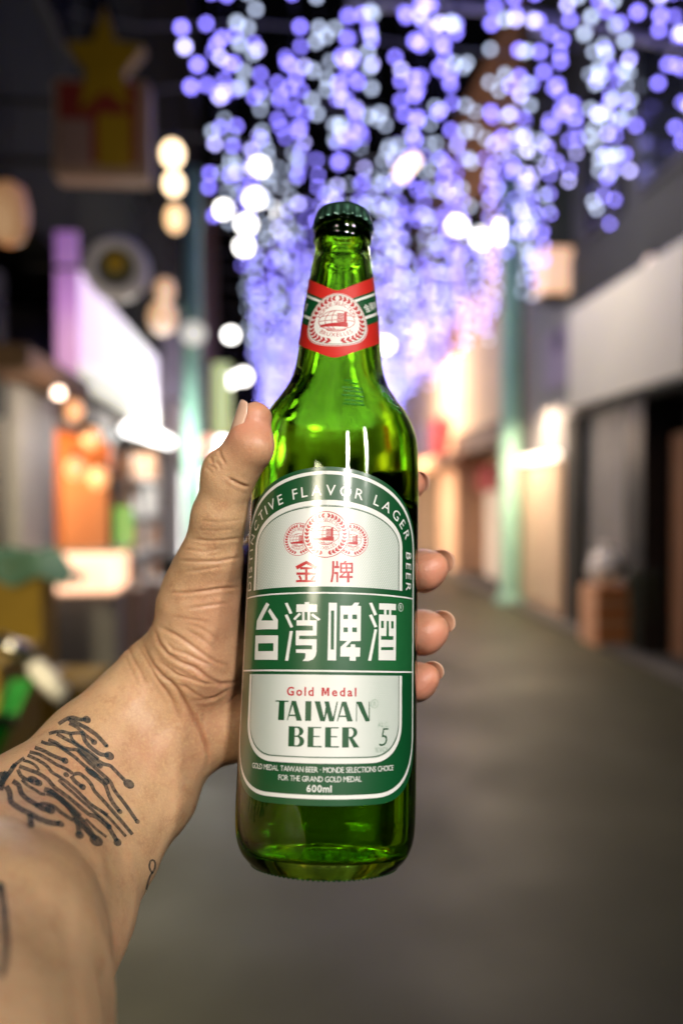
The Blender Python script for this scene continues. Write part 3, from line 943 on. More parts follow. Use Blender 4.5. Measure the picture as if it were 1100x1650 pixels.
# lower field lettering
def stroke_letters(P, txt, x0, base, h):
    """heavy-and-hair-line capitals; x0 holds the left edge and width of each"""
    for ch, (xa, xb) in zip(txt, x0):
        w = xb - xa
        def q(*pts): P.fill([[(xa + a * w, base + b * h) for a, b in pts]])
        t, f = 1.0, .07
        if ch == 'T':
            q((0, 1), (1, 1), (1, .93), (0, .93)); q((.3, .93), (.72, .93), (.72, 0), (.26, 0))
        elif ch == 'I':
            q((0, 1), (1, 1), (1, 0), (0, 0))
        elif ch == 'A':
            q((.30, 1), (.58, 1), (1, 0), (.64, 0)); q((.30, 1), (.40, .86), (.06, 0), (0, 0)); q((.18, .30), (.72, .30), (.74, .22), (.15, .22))
        elif ch == 'W':
            q((0, 1), (.24, 1), (.46, 0), (.26, 0)); q((.40, .0), (.46, 0), (.58, .62), (.50, .9)); q((.42, 1), (.62, 1), (.84, 0), (.64, 0)); q((.76, 0), (.84, 0), (1, 1), (.95, 1))
        elif ch == 'N':
            q((0, 1), (.06, 1), (.06, 0), (0, 0)); q((.0, 1), (.40, 1), (1, .02), (.9, 0), (.68, 0)); q((.93, 1), (1, 1), (1, 0), (.93, 0))
        elif ch == 'E':
            q((0, 1), (.42, 1), (.42, 0), (0, 0)); q((.42, 1), (.95, 1), (.95, .94), (.42, .94)); q((.42, .56), (.86, .56), (.86, .5), (.42, .5)); q((.42, .07), (1, .07), (1, 0), (.42, 0))
        elif ch == 'B':
            bo = [(0, 0), (0, 1), (.6, 1)] + [(.6 + .34 * math.sin(a), .765 + .235 * math.cos(a)) for a in np.linspace(.3, math.pi - .3, 8)] + [(.62 + .38 * math.sin(a), .27 + .27 * math.cos(a)) for a in np.linspace(.3, math.pi - .15, 9)]
            h1 = [(.40, .93), (.54, .93)] + [(.54 + .14 * math.sin(a), .74 + .19 * math.cos(a)) for a in np.linspace(.3, math.pi, 6)] + [(.40, .55)]
            h2 = [(.40, .48), (.55, .48)] + [(.55 + .16 * math.sin(a), .275 + .205 * math.cos(a)) for a in np.linspace(.3, math.pi, 6)] + [(.40, .07)]
            P.fill([[(xa + a * w, base + b * h) for a, b in l] for l in (bo, h1, h2)])
        elif ch == 'R':
            bo = [(0, 0), (0, 1), (.55, 1)] + [(.55 + .33 * math.sin(a), .74 + .26 * math.cos(a)) for a in np.linspace(.3, math.pi - .5, 8)] + [(.62, .46), (1, 0), (.66, 0), (.38, .47), (.38, 0)]
            h1 = [(.38, .94), (.50, .94)] + [(.50 + .15 * math.sin(a), .74 + .2 * math.cos(a)) for a in np.linspace(.3, math.pi, 6)] + [(.38, .53)]
            P.fill([[(xa + a * w, base + b * h) for a, b in l] for l in (bo, h1)])
ZD = (430, 1090, 190 / 1100)
def xs(lst, y): return [(px_st(ZD[0] + a * ZD[2], ZD[1] + y * ZD[2])[0], px_st(ZD[0] + b * ZD[2], ZD[1] + y * ZD[2])[0]) for a, b in lst]
def ty(x, y): return px_st(ZD[0] + x * ZD[2], ZD[1] + y * ZD[2])[1]
P = Print()
b1, t1 = ty(520, 418), ty(520, 232)
stroke_letters(P, 'TAIWAN', xs([(78, 200), (190, 330), (358, 414), (442, 660), (652, 800), (830, 956)], 325), b1, t1 - b1)
b2, t2 = ty(520, 662), ty(520, 472)
stroke_letters(P, 'BEER', xs([(202, 350), (380, 512), (542, 672), (700, 860)], 565), b2, t2 - b2)
P.emit('name_lettering', I_green, label, wrap_body, .12)
P = Print()
g0, g1 = ty(300, 178), ty(300, 100)
gl_ = xs([(188, 832)], 140)[0]
text_line(P, 'Gold Medal', (gl_[0] + gl_[1]) / 2, g0, g1 - g0, gl_[1] - gl_[0], bold=.024)
P.emit('red_lettering', I_red, label, wrap_body, .12)
P = Print()
c = px_st(603, 1134); P.strip(ell(c[0], c[1], 1.5, 1.5, 24), .22, True); put(P, 'R', c[0], c[1] - .75, 1.5)
c = px_st(617, 1168); text_line(P, 'ALC.', c[0], c[1] - .7, 1.6)
c = px_st(616, 1208); text_line(P, '%VOL.', c[0], c[1] - .8, 1.6)
P.emit('small_grey_print', I_grey, label, wrap_body, .12)
P = Print()
c = px_st(616, 1188); put(P, '5', c[0], c[1] - 3.1, 6.4, slant=.22, bold=-.012)
P.emit('strength_number', I_green, label, wrap_body, .12)
P = Print()
c0, c1 = px_st(407, 1238), px_st(633, 1240)
yy = px_st(525, 1245)[1]
text_line(P, 'GOLD MEDAL TAIWAN BEER · MONDE SELECTIONS CHOICE', (c0[0] + c1[0]) / 2, yy, 1.85, c1[0] - c0[0], sx=.86)
c0, c1 = px_st(449, 1254), px_st(582, 1255)
text_line(P, 'FOR THE GRAND GOLD MEDAL', (c0[0] + c1[0]) / 2, px_st(525, 1260)[1], 1.85, c1[0] - c0[0], sx=.86)
c0, c1 = px_st(494, 1272), px_st(534, 1272)
text_line(P, '600ml', (c0[0] + c1[0]) / 2, px_st(525, 1276.5)[1], 2.3, c1[0] - c0[0], bold=.018)
P.emit('bottom_lettering', I_white, label, wrap_body, .12)

# ---- neck label: a chevron collar
def ntop(f): return 161.4 + 16.5 * (math.sqrt((f / 1.571) ** 2 + .006) - .0775)
def nbot(f): return 129.4 + 17.2 * (math.sqrt((f / 1.571) ** 2 + .008) - .09)
def chevron(name, v0, v1, m, off, parent, f0=-1.95, f1=1.95):
    bm = bmesh.new(); nf, nv = 72, max(2, int((v1 - v0) * 22))
    g = []
    for i in range(nf + 1):
        f = f0 + (f1 - f0) * i / nf
        a, b = ntop(f), nbot(f)
        g.append([bm.verts.new(cyl(ANG0 + f, a + (b - a) * (v0 + (v1 - v0) * j / nv), off)) for j in range(nv + 1)])
    uv = bm.loops.layers.uv.new('UVMap')
    for i in range(nf):
        for j in range(nv):
            fa = bm.faces.new((g[i][j], g[i][j + 1], g[i + 1][j + 1], g[i + 1][j]))
            for l in fa.loops:
                l[uv].uv = (math.atan2(l.vert.co.x, -l.vert.co.y) * 17, l.vert.co.z * 1000)
    me = bpy.data.meshes.new(name); bm.to_mesh(me); bm.free()
    me.polygons.foreach_set('use_smooth', [True] * len(me.polygons))
    return link_mesh(name, me, m, parent)
nl = chevron('neck_label', 0, 1, I_neckred, .06, bottle)
chevron('green_stripe', .20, .675, I_green, .10, nl)
chevron('white_stripe', .235, .275, I_white, .13, nl)
chevron('white_stripe', .535, .58, I_white, .13, nl)
def nst(f, v): return (f * 17, ntop(f) + (nbot(f) - ntop(f)) * v)
for sgn, chars in ((1, '金牌啤酒'), (-1, '台湾')):
    P = Print()
    for i, ch in enumerate(chars):
        f = (.86 + i * .2) if sgn > 0 else -(1.28 - i * .2)
        p = nst(f, .475)
        put(P, ch, p[0], p[1], 2.6, sgn * .55, .01)
    P.emit('neck_characters', I_white, nl, wrap_neck, .13, 1.2, 2)
medal(0, 147.4, 13.4, 12.6, nl, wrap_neck, .15, egg=.13, tstep=2, k=.7)
P = Print(); P.strip(ell(0, 147.4, 12.1, 11.5, 56, egg=.13), .28, True); P.emit('badge_line', I_grey, nl, wrap_neck, .175, 1.2, 2)
# ------------------------------------------------------------------ the hand and forearm (one continuous skin)
H3 = .00115
def C3(px, py, z):
    """photo pixel at a depth in mm -> camera-space metres (right, up, forward)"""
    z = z / 1000
    return np.array([(px - 550) / FPX * z, (825 - py) / FPX * z, z])
def cam_to_world(V):
    B = np.array([list(rgt), list(upv), list(fwd)])
    return V @ B + np.array(EYE)
def world_to_cam(p):
    d = Vector(p) - EYE
    return np.array([d.dot(rgt), d.dot(upv), d.dot(fwd)])
_ac = world_to_cam(EYE + av); _cc = world_to_cam(CB)

def cone_d(X, a, ra, b, rb):
    ab = b - a; L2 = ab.dot(ab)
    d = X - a
    h = np.clip((d @ ab) / L2, 0, 1)
    q = d - h[..., None] * ab
    return np.sqrt(np.einsum('...i,...i', q, q)) - (ra + (rb - ra) * h)
def smin(a, b, k):
    h = np.clip(.5 + .5 * (b - a) / k, 0, 1)
    return b * (1 - h) + a * h - k * h * (1 - h)

# joints: (pixel x, pixel y, depth mm, radius mm)
THUMB = [(412, 674, 319, 6.6), (403, 716, 319, 8.7), (386, 748, 321, 9.4), (369, 772, 323, 9.9), (353, 832, 327, 10.6), (339, 900, 334, 12.8), (324, 975, 343, 18.0), (322, 1055, 350, 22.0)]
INDEX = [(440, 885, 381, 12), (520, 818, 383, 9.2), (615, 790, 371, 8.2), (660, 781, 355, 6.8)]
MIDDLE = [(448, 945, 384, 12), (560, 925, 381, 9.6), (652, 922, 362, 9.4), (682, 919, 351, 8.9), (698, 914, 346, 6.6)]
RING = [(455, 1020, 382, 12), (565, 1018, 377, 9.6), (652, 1021, 357, 9.6), (681, 1018, 347, 9.2), (697, 1014, 342, 6.8)]
PINKY = [(450, 1095, 376, 11), (555, 1098, 370, 8.4), (642, 1101, 350, 8.0), (672, 1098, 341, 7.6), (686, 1092, 336, 5.8)]
PALM = [((268, 1135, 356, 18), (400, 1030, 370, 17)), ((400, 1030, 370, 17), (440, 895, 381, 12)), ((400, 1030, 370, 17), (452, 1090, 378, 12)),
        ((330, 930, 345, 13), (432, 920, 379, 12)), ((400, 1030, 370, 17), (452, 1010, 382, 12)), ((322, 1055, 350, 21), (400, 1030, 371, 16))]
HEEL = [((292, 1166, 357, 18.5), (372, 1158, 358, 18.2)), ((372, 1158, 358, 18.2), (448, 1085, 378, 12))]
ARM_A = [(245, 1105, 355, 19.0), (150, 1225, 335, 23.5), (60, 1330, 308, 27), (-20, 1480, 275, 30)]
ARM_B = [(287, 1180, 356, 18.0), (238, 1275, 342, 20.0), (158, 1372, 318, 22.5), (92, 1475, 288, 26), (-2, 1640, 248, 30), (-40, 1830, 205, 34)]
ARM_C = [(30, 1445, 262, 22), (-26, 1552, 230, 31.5), (-75, 1655, 212, 32.5), (-150, 1850, 172, 35)]

ARM_D = [(15, 1350, 312, 24), (-45, 1450, 270, 30), (-75, 1570, 232, 34), (-130, 1750, 192, 36)]
def P4(j): return C3(j[0], j[1], j[2]), j[3] / 1000
def chain(X, J, k):
    out = None
    for i in range(len(J) - 1):
        a, ra = P4(J[i]); b, rb = P4(J[i + 1])
        d = cone_d(X, a, ra, b, rb)
        out = d if out is None else smin(out, d, k)
    return out
def pairs(X, S, k):
    out = None
    for j0, j1 in S:
        a, ra = P4(j0); b, rb = P4(j1)
        d = cone_d(X, a, ra, b, rb)
        out = d if out is None else smin(out, d, k)
    return out
def near(X, c, r):
    q = X - c; return np.sqrt(np.einsum('...i,...i', q, q)) - r

def field(X):
    palm = pairs(X, PALM, .012)
    palm = smin(palm, pairs(X, HEEL, .006), .009)
    th = chain(X, THUMB, .0035)
    kn = near(X, C3(358, 757, 324), .0070)
    th = smin(th, kn, .006)
    pad = near(X, C3(412, 722, 315), .0068)
    th = smin(th, pad, .006)
    palm = smin(palm, th, .009)
    arm = smin(chain(X, ARM_A, .008), chain(X, ARM_B, .008), .016)
    arm = smin(arm, chain(X, ARM_C, .006), .020)
    arm = smin(arm, chain(X, ARM_D, .008), .018)
    hand = smin(palm, arm, .013)
    fg = None
    for J, pp in ((INDEX, None), (MIDDLE, (683, 923, 346, 7.8)), (RING, (682, 1023, 342, 8.0)), (PINKY, (671, 1102, 336, 6.6))):
        f = chain(X, J, .003)
        if pp: f = smin(f, near(X, C3(*pp[:3]), pp[3] / 1000), .004)
        fg = f if fg is None else smin(fg, f, .0012)
    hand = smin(hand, fg, .006)
    # flesh gives way to the glass
    q = X - _cc
    t = q @ _ac
    rr = np.sqrt(np.maximum(0, np.einsum('...i,...i', q, q) - t * t))
    Rb = np.interp(t * 1000, _t[_o], _r[_o]) / 1000
    bot = rr - Rb - .0003
    k = .002
    h = np.clip(.5 - .5 * (hand + bot) / k, 0, 1)
    return hand * (1 - h) + (-bot) * h + k * h * (1 - h)

lo = np.array([-.172, -.232, .135]); hi = np.array([.055, .052, .402])
n3 = np.ceil((hi - lo) / H3).astype(int)
HC = H3 * 4
nc = np.ceil((hi - lo) / HC).astype(int) + 1
gx, gy, gz = [lo[i] + np.arange(nc[i]) * HC for i in range(3)]
Fc_ = field(np.stack(np.meshgrid(gx, gy, gz, indexing='ij'), -1).reshape(-1, 3)).reshape(nc)
# fine grid only where the coarse one says the skin is near
nf = (nc - 1) * 4 + 1
F3 = np.repeat(np.repeat(np.repeat(Fc_, 4, 0), 4, 1), 4, 2)[:nf[0], :nf[1], :nf[2]].astype(np.float32)
msk = np.abs(F3) < HC * 2.2
ii = np.argwhere(msk)
for c0 in range(0, len(ii), 400000):
    b = ii[c0:c0 + 400000]
    F3[b[:, 0], b[:, 1], b[:, 2]] = field(lo + b * H3)

def surface_nets(f, lo, h):
    s = f < 0
    nx, ny, nz = f.shape
    cs = (nx - 1, ny - 1, nz - 1)
    acc = np.zeros(cs + (3,), np.float32); cnt = np.zeros(cs, np.float32)
    sl = lambda o, n: slice(o, n - 1 + o)
    for ax in range(3):
        for o1 in (0, 1):
            for o2 in (0, 1):
                oa = [0, 0, 0]; oth = [i for i in range(3) if i != ax]
                oa[oth[0]] = o1; oa[oth[1]] = o2
                ob = list(oa); ob[ax] = 1
                A = tuple(sl(oa[i], f.shape[i]) for i in range(3)); Bq = tuple(sl(ob[i], f.shape[i]) for i in range(3))
                c = s[A] != s[Bq]
                fa, fb = f[A][c], f[Bq][c]
                t = fa / (fa - fb)
                off = np.zeros((len(t), 3), np.float32); off[:] = oa; off[:, ax] = t
                acc[c] += off; cnt[c] += 1
    m = cnt > 0
    idx = -np.ones(cs, np.int64); idx[m] = np.arange(m.sum())
    V = (np.argwhere(m) + acc[m] / cnt[m][:, None]) * h + lo
    Q = []
    for ax in range(3):
        oth = [i for i in range(3) if i != ax]
        A = [slice(None)] * 3; Bq = [slice(None)] * 3
        A[ax] = slice(0, -1); Bq[ax] = slice(1, None)
        c = s[tuple(A)] != s[tuple(Bq)]
        e = np.argwhere(c)
        ok = (e[:, oth[0]] > 0) & (e[:, oth[1]] > 0) & (e[:, oth[0]] < f.shape[oth[0]] - 1) & (e[:, oth[1]] < f.shape[oth[1]] - 1)
        e = e[ok]
        def cell(d1, d2):
            q = e.copy(); q[:, oth[0]] -= d1; q[:, oth[1]] -= d2
            return idx[q[:, 0], q[:, 1], q[:, 2]]
        quad = np.stack([cell(1, 1), cell(0, 1), cell(0, 0), cell(1, 0)], 1)
        inside = s[e[:, 0], e[:, 1], e[:, 2]]
        flip = inside if ax != 1 else ~inside
        quad[~flip] = quad[~flip][:, ::-1]
        Q.append(quad)
    return V, np.concatenate(Q)
V3, Q3 = surface_nets(F3, lo, H3)
def grad(X, e=.0004):
    g = np.stack([(field(X + d) - field(X - d)) for d in np.eye(3) * e], -1) / (2 * e)
    return g / np.maximum(1e-9, np.linalg.norm(g, axis=-1, keepdims=True))
for _ in range(2):
    V3 = V3 - grad(V3) * np.clip(field(V3), -H3, H3)[:, None] * .9

# one Catmull-Clark step, then creases
me0 = bpy.data.meshes.new('skin0')
me0.from_pydata([tuple(v) for v in V3], [], [tuple(q) for q in Q3.tolist()])
ob0 = bpy.data.objects.new('skin0', me0); COL.objects.link(ob0)
md = ob0.modifiers.new('s', 'SUBSURF'); md.levels = 1
me1 = bpy.data.meshes.new_from_object(ob0.evaluated_get(bpy.context.evaluated_depsgraph_get()))
bpy.data.objects.remove(ob0); bpy.data.meshes.remove(me0)
nv = len(me1.vertices)
V = np.empty(nv * 3); me1.vertices.foreach_get('co', V); V = V.reshape(-1, 3)
N = grad(V)
_f = me1.polygons[len(me1.polygons) // 2]                   # camera space is mirrored, so compare in world space
_fv = [Vector(cam_to_world(V[i][None])[0]) for i in _f.vertices]
_fn = (_fv[1] - _fv[0]).cross(_fv[2] - _fv[0])
if _fn.dot(Vector(cam_to_world((V[_f.vertices[0]] + N[_f.vertices[0]])[None])[0]) - _fv[0]) < 0: me1.flip_normals()
PX = np.stack([550 + FPX * V[:, 0] / V[:, 2], 825 - FPX * V[:, 1] / V[:, 2]], 1)
front = np.einsum('ij,ij->i', N, V) < 0.02 * V[:, 2]

def seg_dist(P, pts):
    best = np.full(len(P), 1e9); along = np.zeros(len(P))
    L = 0; tot = sum(math.dist(a, b) for a, b in zip(pts, pts[1:]))
    for a, b in zip(pts, pts[1:]):
        a = np.array(a, float); b = np.array(b, float); ab = b - a; l = np.linalg.norm(ab)
        h = np.clip(((P - a) @ ab) / l ** 2, 0, 1)
        d = np.linalg.norm(P - a - h[:, None] * ab, axis=1)
        u = d < best
        best[u] = d[u]; along[u] = (L + h[u] * l) / tot
        L += l
    return best, along
Z1 = lambda p: [(190 + x * 210 / 1083, 940 + y * 210 / 1083) for x, y in p]   # wrist close-up
Z2 = lambda p: [(310 + x * 140 / 1100, 630 + y * 140 / 1100) for x, y in p]   # thumb close-up
Z3 = lambda p: [(200 + x * 260 / 681, 620 + y * 260 / 681) for x, y in p]     # whole hand close-up
# (points, depth mm, width px)
CREASE = [
    (Z1([(205, 480), (240, 590), (300, 690), (370, 765), (440, 820), (500, 890), (560, 1000), (630, 1105), (700, 1240), (740, 1370), (752, 1450), (730, 1540)]), .75, 2.8),
    (Z1([(165, 510), (215, 610), (300, 750), (380, 870), (450, 980), (500, 1090), (560, 1230)]), .40, 2.4),
    (Z1([(300, 370), (345, 500), (420, 590), (520, 650), (640, 700), (760, 790), (850, 835), (950, 830), (1020, 800)]), .62, 2.6),
    (Z1([(330, 640), (420, 700), (500, 760), (620, 800), (720, 830), (850, 836)]), .40, 2.2),
    (Z1([(330, 350), (400, 390), (480, 430), (560, 480), (660, 550), (740, 610), (830, 660), (960, 690)]), .42, 2.6),
    (Z1([(400, 480), (460, 550), (560, 580), (680, 640), (800, 690)]), .34, 2.4),
    (Z1([(470, 840), (560, 860), (640, 920), (720, 960), (800, 950), (880, 905), (950, 860)]), .34, 2.4),
    (Z1([(640, 970), (740, 975), (830, 940)]), .28, 2.0),
    (Z1([(700, 1230), (705, 1150), (715, 1070)]), .24, 2.0),
    (Z1([(80, 520), (130, 640), (190, 740), (240, 850)]), .30, 2.6),
    (Z1([(60, 600), (110, 720), (170, 840)]), .18, 2.4),
    (Z1([(430, 80), (560, 85), (700, 70), (860, 50), (1000, 35)]), .30, 2.0),
    (Z1([(560, 215), (680, 200), (800, 180), (920, 165)]), .22, 2.0),
    (Z1([(450, 280), (600, 300), (760, 320)]), .16, 2.2),
    (Z1([(620, 340), (740, 400), (850, 480)]), .16, 2.2), (Z1([(560, 380), (680, 450), (800, 540)]), .20, 2.2), (Z1([(380, 590), (480, 600), (600, 640)]), .2, 2.2),
    (Z1([(380, 640), (470, 700), (600, 770), (680, 800)]), .22, 2.2), (Z1([(900, 1010), (950, 960), (1000, 920)]), .2, 2.2),
    (Z2([(455, 1095), (530, 1145), (600, 1180), (660, 1205), (720, 1215)]), .55, 2.2),
    (Z2([(345, 740), (345, 790), (370, 850), (410, 920)]), .38, 1.9), (Z2([(225, 830), (240, 880), (260, 920)]), .40, 1.9), (Z2([(200, 930), (260, 960), (300, 1000)]), .35, 1.9),
    (Z2([(165, 960), (220, 1000), (250, 1040)]), .25, 1.9), (Z2([(280, 880), (320, 930), (360, 1000)]), .2, 2),
    (Z3([(320, 575), (400, 580), (500, 570)]), .14, 1.9), (Z3([(280, 650), (360, 660), (430, 655), (510, 645)]), .28, 2.0), (Z3([(220, 740), (300, 745), (400, 745), (500, 725)]), .36, 2.1),
    (Z3([(240, 690), (330, 705), (420, 690)]), .2, 1.9), (Z3([(250, 790), (340, 780), (420, 765)]), .2, 1.9), (Z3([(190, 880), (280, 875), (400, 860), (490, 855)]), .28, 1.9),
    (Z3([(270, 940), (360, 930), (440, 920)]), .14, 1.9), (Z3([(300, 610), (380, 618), (470, 610)]), .12, 1.9),
    ([(672, 905), (690, 898), (704, 893)], .1, 2.0), ([(676, 1010), (690, 1000)], .1, 2.0),
]
disp = np.zeros(nv); crease = np.zeros(nv)
for pts, dep, w in CREASE:
    x0, y0 = min(p[0] for p in pts) - 16, min(p[1] for p in pts) - 16
    x1, y1 = max(p[0] for p in pts) + 16, max(p[1] for p in pts) + 16
    sel = np.where(front & (PX[:, 0] > x0) & (PX[:, 0] < x1) & (PX[:, 1] > y0) & (PX[:, 1] < y1))[0]
    if not len(sel): continue
    d, al = seg_dist(PX[sel], pts)
    fade = np.clip(np.minimum(al, 1 - al) * 6, .15, 1)
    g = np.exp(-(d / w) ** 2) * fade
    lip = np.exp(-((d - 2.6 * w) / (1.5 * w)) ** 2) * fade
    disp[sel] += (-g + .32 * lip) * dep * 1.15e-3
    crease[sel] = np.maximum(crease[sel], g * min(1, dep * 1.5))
# tendons and gentle unevenness of the flesh
def wob(X, f, ph): return np.sin(X[:, 0] * f + ph) * np.sin(X[:, 1] * f * 1.13 + ph * 2) * np.sin(X[:, 2] * f * .9 + ph * 3)
disp += .00035 * wob(V, 170, .4) + .00018 * wob(V, 390, 1.7)
tips = [C3(*t) for t in ((405, 690, 316), (700, 920, 340), (700, 1022, 336), (686, 1103, 331), (670, 783, 352))]
pink = np.zeros(nv)
for c in tips:
    pink = np.maximum(pink, np.exp(-(np.linalg.norm(V - c, axis=1) / .013) ** 2))
pink = np.maximum(pink, .45 * np.exp(-(np.linalg.norm(V - C3(375, 1000, 322), axis=1) / .02) ** 2))
V = V + N * disp[:, None]
me1.vertices.foreach_set('co', cam_to_world(V).ravel())
me1.polygons.foreach_set('use_smooth', [True] * len(me1.polygons))
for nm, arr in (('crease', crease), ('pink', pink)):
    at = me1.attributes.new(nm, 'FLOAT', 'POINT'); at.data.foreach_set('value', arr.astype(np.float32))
me1.update()

# ---- skin
M_skin = bpy.data.materials.new('skin'); M_skin.use_nodes = True
nt = M_skin.node_tree; p = nt.nodes['Principled BSDF']
def node(t, **kw):
    n = nt.nodes.new(t)
    for k, v in kw.items(): setattr(n, k, v)
    return n
def mixc(f, a, b):
    m = node('ShaderNodeMix', data_type='RGBA')
    for i, v in ((0, f), (6, a), (7, b)):
        if hasattr(v, 'is_linked') or hasattr(v, 'links'): nt.links.new(v, m.inputs[i])
        elif i == 0: m.inputs[0].default_value = v
        else: m.inputs[i].default_value = (*v, 1)
    return m.outputs[2]
tc = node('ShaderNodeTexCoord')
def noise(sc, det=4, rough=.6):
    n = node('ShaderNodeTexNoise'); n.inputs['Scale'].default_value = sc; n.inputs['Detail'].default_value = det; n.inputs['Roughness'].default_value = rough
    nt.links.new(tc.outputs['Object'], n.inputs['Vector']); return n.outputs[0]
def ramp(v, a, b):
    m = node('ShaderNodeMapRange'); m.inputs[1].default_value = a; m.inputs[2].default_value = b
    nt.links.new(v, m.inputs[0]); return m.outputs[0]
base = mixc(ramp(noise(45), .35, .68), (.48, .295, .16), (.60, .37, .215))
base = mixc(ramp(noise(16, 3), .48, .72), base, (.52, .25, .15))
base = mixc(ramp(noise(150, 4, .7), .5, .8), base, (.40, .20, .10))
base = mixc(ramp(noise(900, 2), .45, .75), base, (.59, .37, .20))
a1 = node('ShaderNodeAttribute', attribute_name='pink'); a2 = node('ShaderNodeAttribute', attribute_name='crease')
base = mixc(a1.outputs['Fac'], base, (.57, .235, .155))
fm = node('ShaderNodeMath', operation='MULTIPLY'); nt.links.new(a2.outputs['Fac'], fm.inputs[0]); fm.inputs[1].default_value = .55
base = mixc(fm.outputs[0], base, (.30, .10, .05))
nt.links.new(base, p.inputs['Base Color'])
p.inputs['Roughness'].default_value = .43
p.inputs['Specular IOR Level'].default_value = .45
p.inputs['Subsurface Weight'].default_value = .22
p.inputs['Subsurface Radius'].default_value = (1, .35, .2)
p.inputs['Subsurface Scale'].default_value = .004
vo = node('ShaderNodeTexVoronoi', feature='DISTANCE_TO_EDGE'); vo.inputs['Scale'].default_value = 900
nt.links.new(tc.outputs['Object'], vo.inputs['Vector'])
b1 = node('ShaderNodeBump'); b1.inputs['Strength'].default_value = .4; b1.inputs['Distance'].default_value = .00025
nt.links.new(vo.outputs['Distance'], b1.inputs['Height'])
b2 = node('ShaderNodeBump'); b2.inputs['Strength'].default_value = .35; b2.inputs['Distance'].default_value = .0008
nt.links.new(noise(260, 5), b2.inputs['Height']); nt.links.new(b1.outputs[0], b2.inputs['Normal'])
nt.links.new(b2.outputs[0], p.inputs['Normal'])

person = thing('person', cam_to_world(C3(318, 1140, 360)[None])[0], "person's bare tattooed forearm and left hand gripping the green bottle", 'person')
me1.transform(Matrix.Translation(-person.location))
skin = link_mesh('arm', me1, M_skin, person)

# ---- nails
M_nail = mat('nail', (.66, .42, .31), .22, var=.08, scale=300, coat=.4)
def nail(c, back, tipdir, L, W, rc):
    """curved plate: c centre on the fingertip's back, back = outward, tipdir = towards the free edge"""
    c = np.array(c); z = np.array(back) / np.linalg.norm(back); y = np.array(tipdir) - z * np.dot(tipdir, z); y /= np.linalg.norm(y); x = np.cross(y, z)
    bm = bmesh.new(); nu, nw = 14, 12; G_ = [[], []]
    for s in (0, 1):
        for i in range(nu + 1):
            row = []
            for j in range(nw + 1):
                u = (i / nu - .5) * 2; v = j / nw * 2 - 1
                # superelliptic outline
                wv = (1 - abs(v) ** 4 * .32) if v < 0 else (1 - .26 * v ** 3.5)
                ax = u * W / 2 * wv / rc
                ly = v * L / 2 + (.0012 * (1 - u * u) * (1 if v > 0 else .9) * abs(v) * (1 if v > 0 else -1))
                hgt = rc * math.cos(ax) - rc - .00035 * (v * 1.2) ** 2 * (1 if v < 0 else .4) - s * .0005
                row.append(bm.verts.new(tuple(cam_to_world((c + x * rc * math.sin(ax) + y * ly + z * hgt)[None])[0])))
            G_[s].append(row)
    for s in (0, 1):
        for i in range(nu):
            for j in range(nw):
                bm.faces.new((G_[s][i][j], G_[s][i + 1][j], G_[s][i + 1][j + 1], G_[s][i][j + 1]))
    rim = [(i, 0) for i in range(nu)] + [(nu, j) for j in range(nw)] + [(i, nw) for i in range(nu, 0, -1)] + [(0, j) for j in range(nw, 0, -1)]
    for a, b in zip(rim, rim[1:] + rim[:1]):
        bm.faces.new((G_[0][a[0]][a[1]], G_[0][b[0]][b[1]], G_[1][b[0]][b[1]], G_[1][a[0]][a[1]]))
    return part('fingernail', person, M_nail, bm, True)
wv_ = np.empty(len(me1.vertices) * 3); me1.vertices.foreach_get('co', wv_); wv_ = wv_.reshape(-1, 3) + np.array(person.location)
bvh = BVHTree.FromPolygons([Vector(v) for v in wv_], [tuple(pl.vertices) for pl in me1.polygons])
def surf(c, d):
    """camera-space point c: march from outside along -d onto the skin"""
    o = Vector(cam_to_world((np.array(c) + np.array(d) * .02)[None])[0])
    dw = rgt * -d[0] + upv * -d[1] + fwd * -d[2]
    h = bvh.ray_cast(o, dw)
    return world_to_cam(h[0]) if h[0] is not None else np.array(c)
def place_nail(J0, J1, back, L, W, rc, out=.0004, frac=.55):
    a, _ = P4(J0); b, _ = P4(J1)
    td = (b - a) / np.linalg.norm(b - a)
    back = np.array(back, float); back -= td * back.dot(td); back /= np.linalg.norm(back)
    c = a + (b - a) * frac
    s = surf(c, back)
    return nail(s + back * out, back, td, L, W, rc)
place_nail((394, 712, 318, 0), (409, 664, 320, 0), (-.82, .05, -.38), .0185, .0128, .0076, .0006, .40)
for J in (MIDDLE, RING, PINKY):
    k = .85 if J is PINKY else 1
    place_nail(J[-2], J[-1], (.42, .30, .85), .0118 * k, .0120 * k, .0072 * k, .0004, .85)
place_nail(INDEX[-2], INDEX[-1], (.5, .2, .8), .011, .011, .0068, .0005, .95)

# ---- tattoos: ink printed on the skin
M_ink = bpy.data.materials.new('tattoo_ink'); M_ink.use_nodes = True
nt = M_ink.node_tree; p = nt.nodes['Principled BSDF']
p.inputs['Base Color'].default_value = (.035, .05, .055, 1); p.inputs['Roughness'].default_value = .55; p.inputs['Specular IOR Level'].default_value = .25
tr = nt.nodes.new('ShaderNodeBsdfTransparent'); ms = nt.nodes.new('ShaderNodeMixShader')
n = nt.nodes.new('ShaderNodeTexNoise'); n.inputs['Scale'].default_value = 700; n.inputs['Detail'].default_value = 3
tcn = nt.nodes.new('ShaderNodeTexCoord'); nt.links.new(tcn.outputs['Object'], n.inputs['Vector'])
mr = nt.nodes.new('ShaderNodeMapRange'); mr.inputs[1].default_value = .3; mr.inputs[2].default_value = .7; mr.inputs[3].default_value = .48; mr.inputs[4].default_value = .80
nt.links.new(n.outputs[0], mr.inputs[0]); nt.links.new(mr.outputs[0], ms.inputs[0])
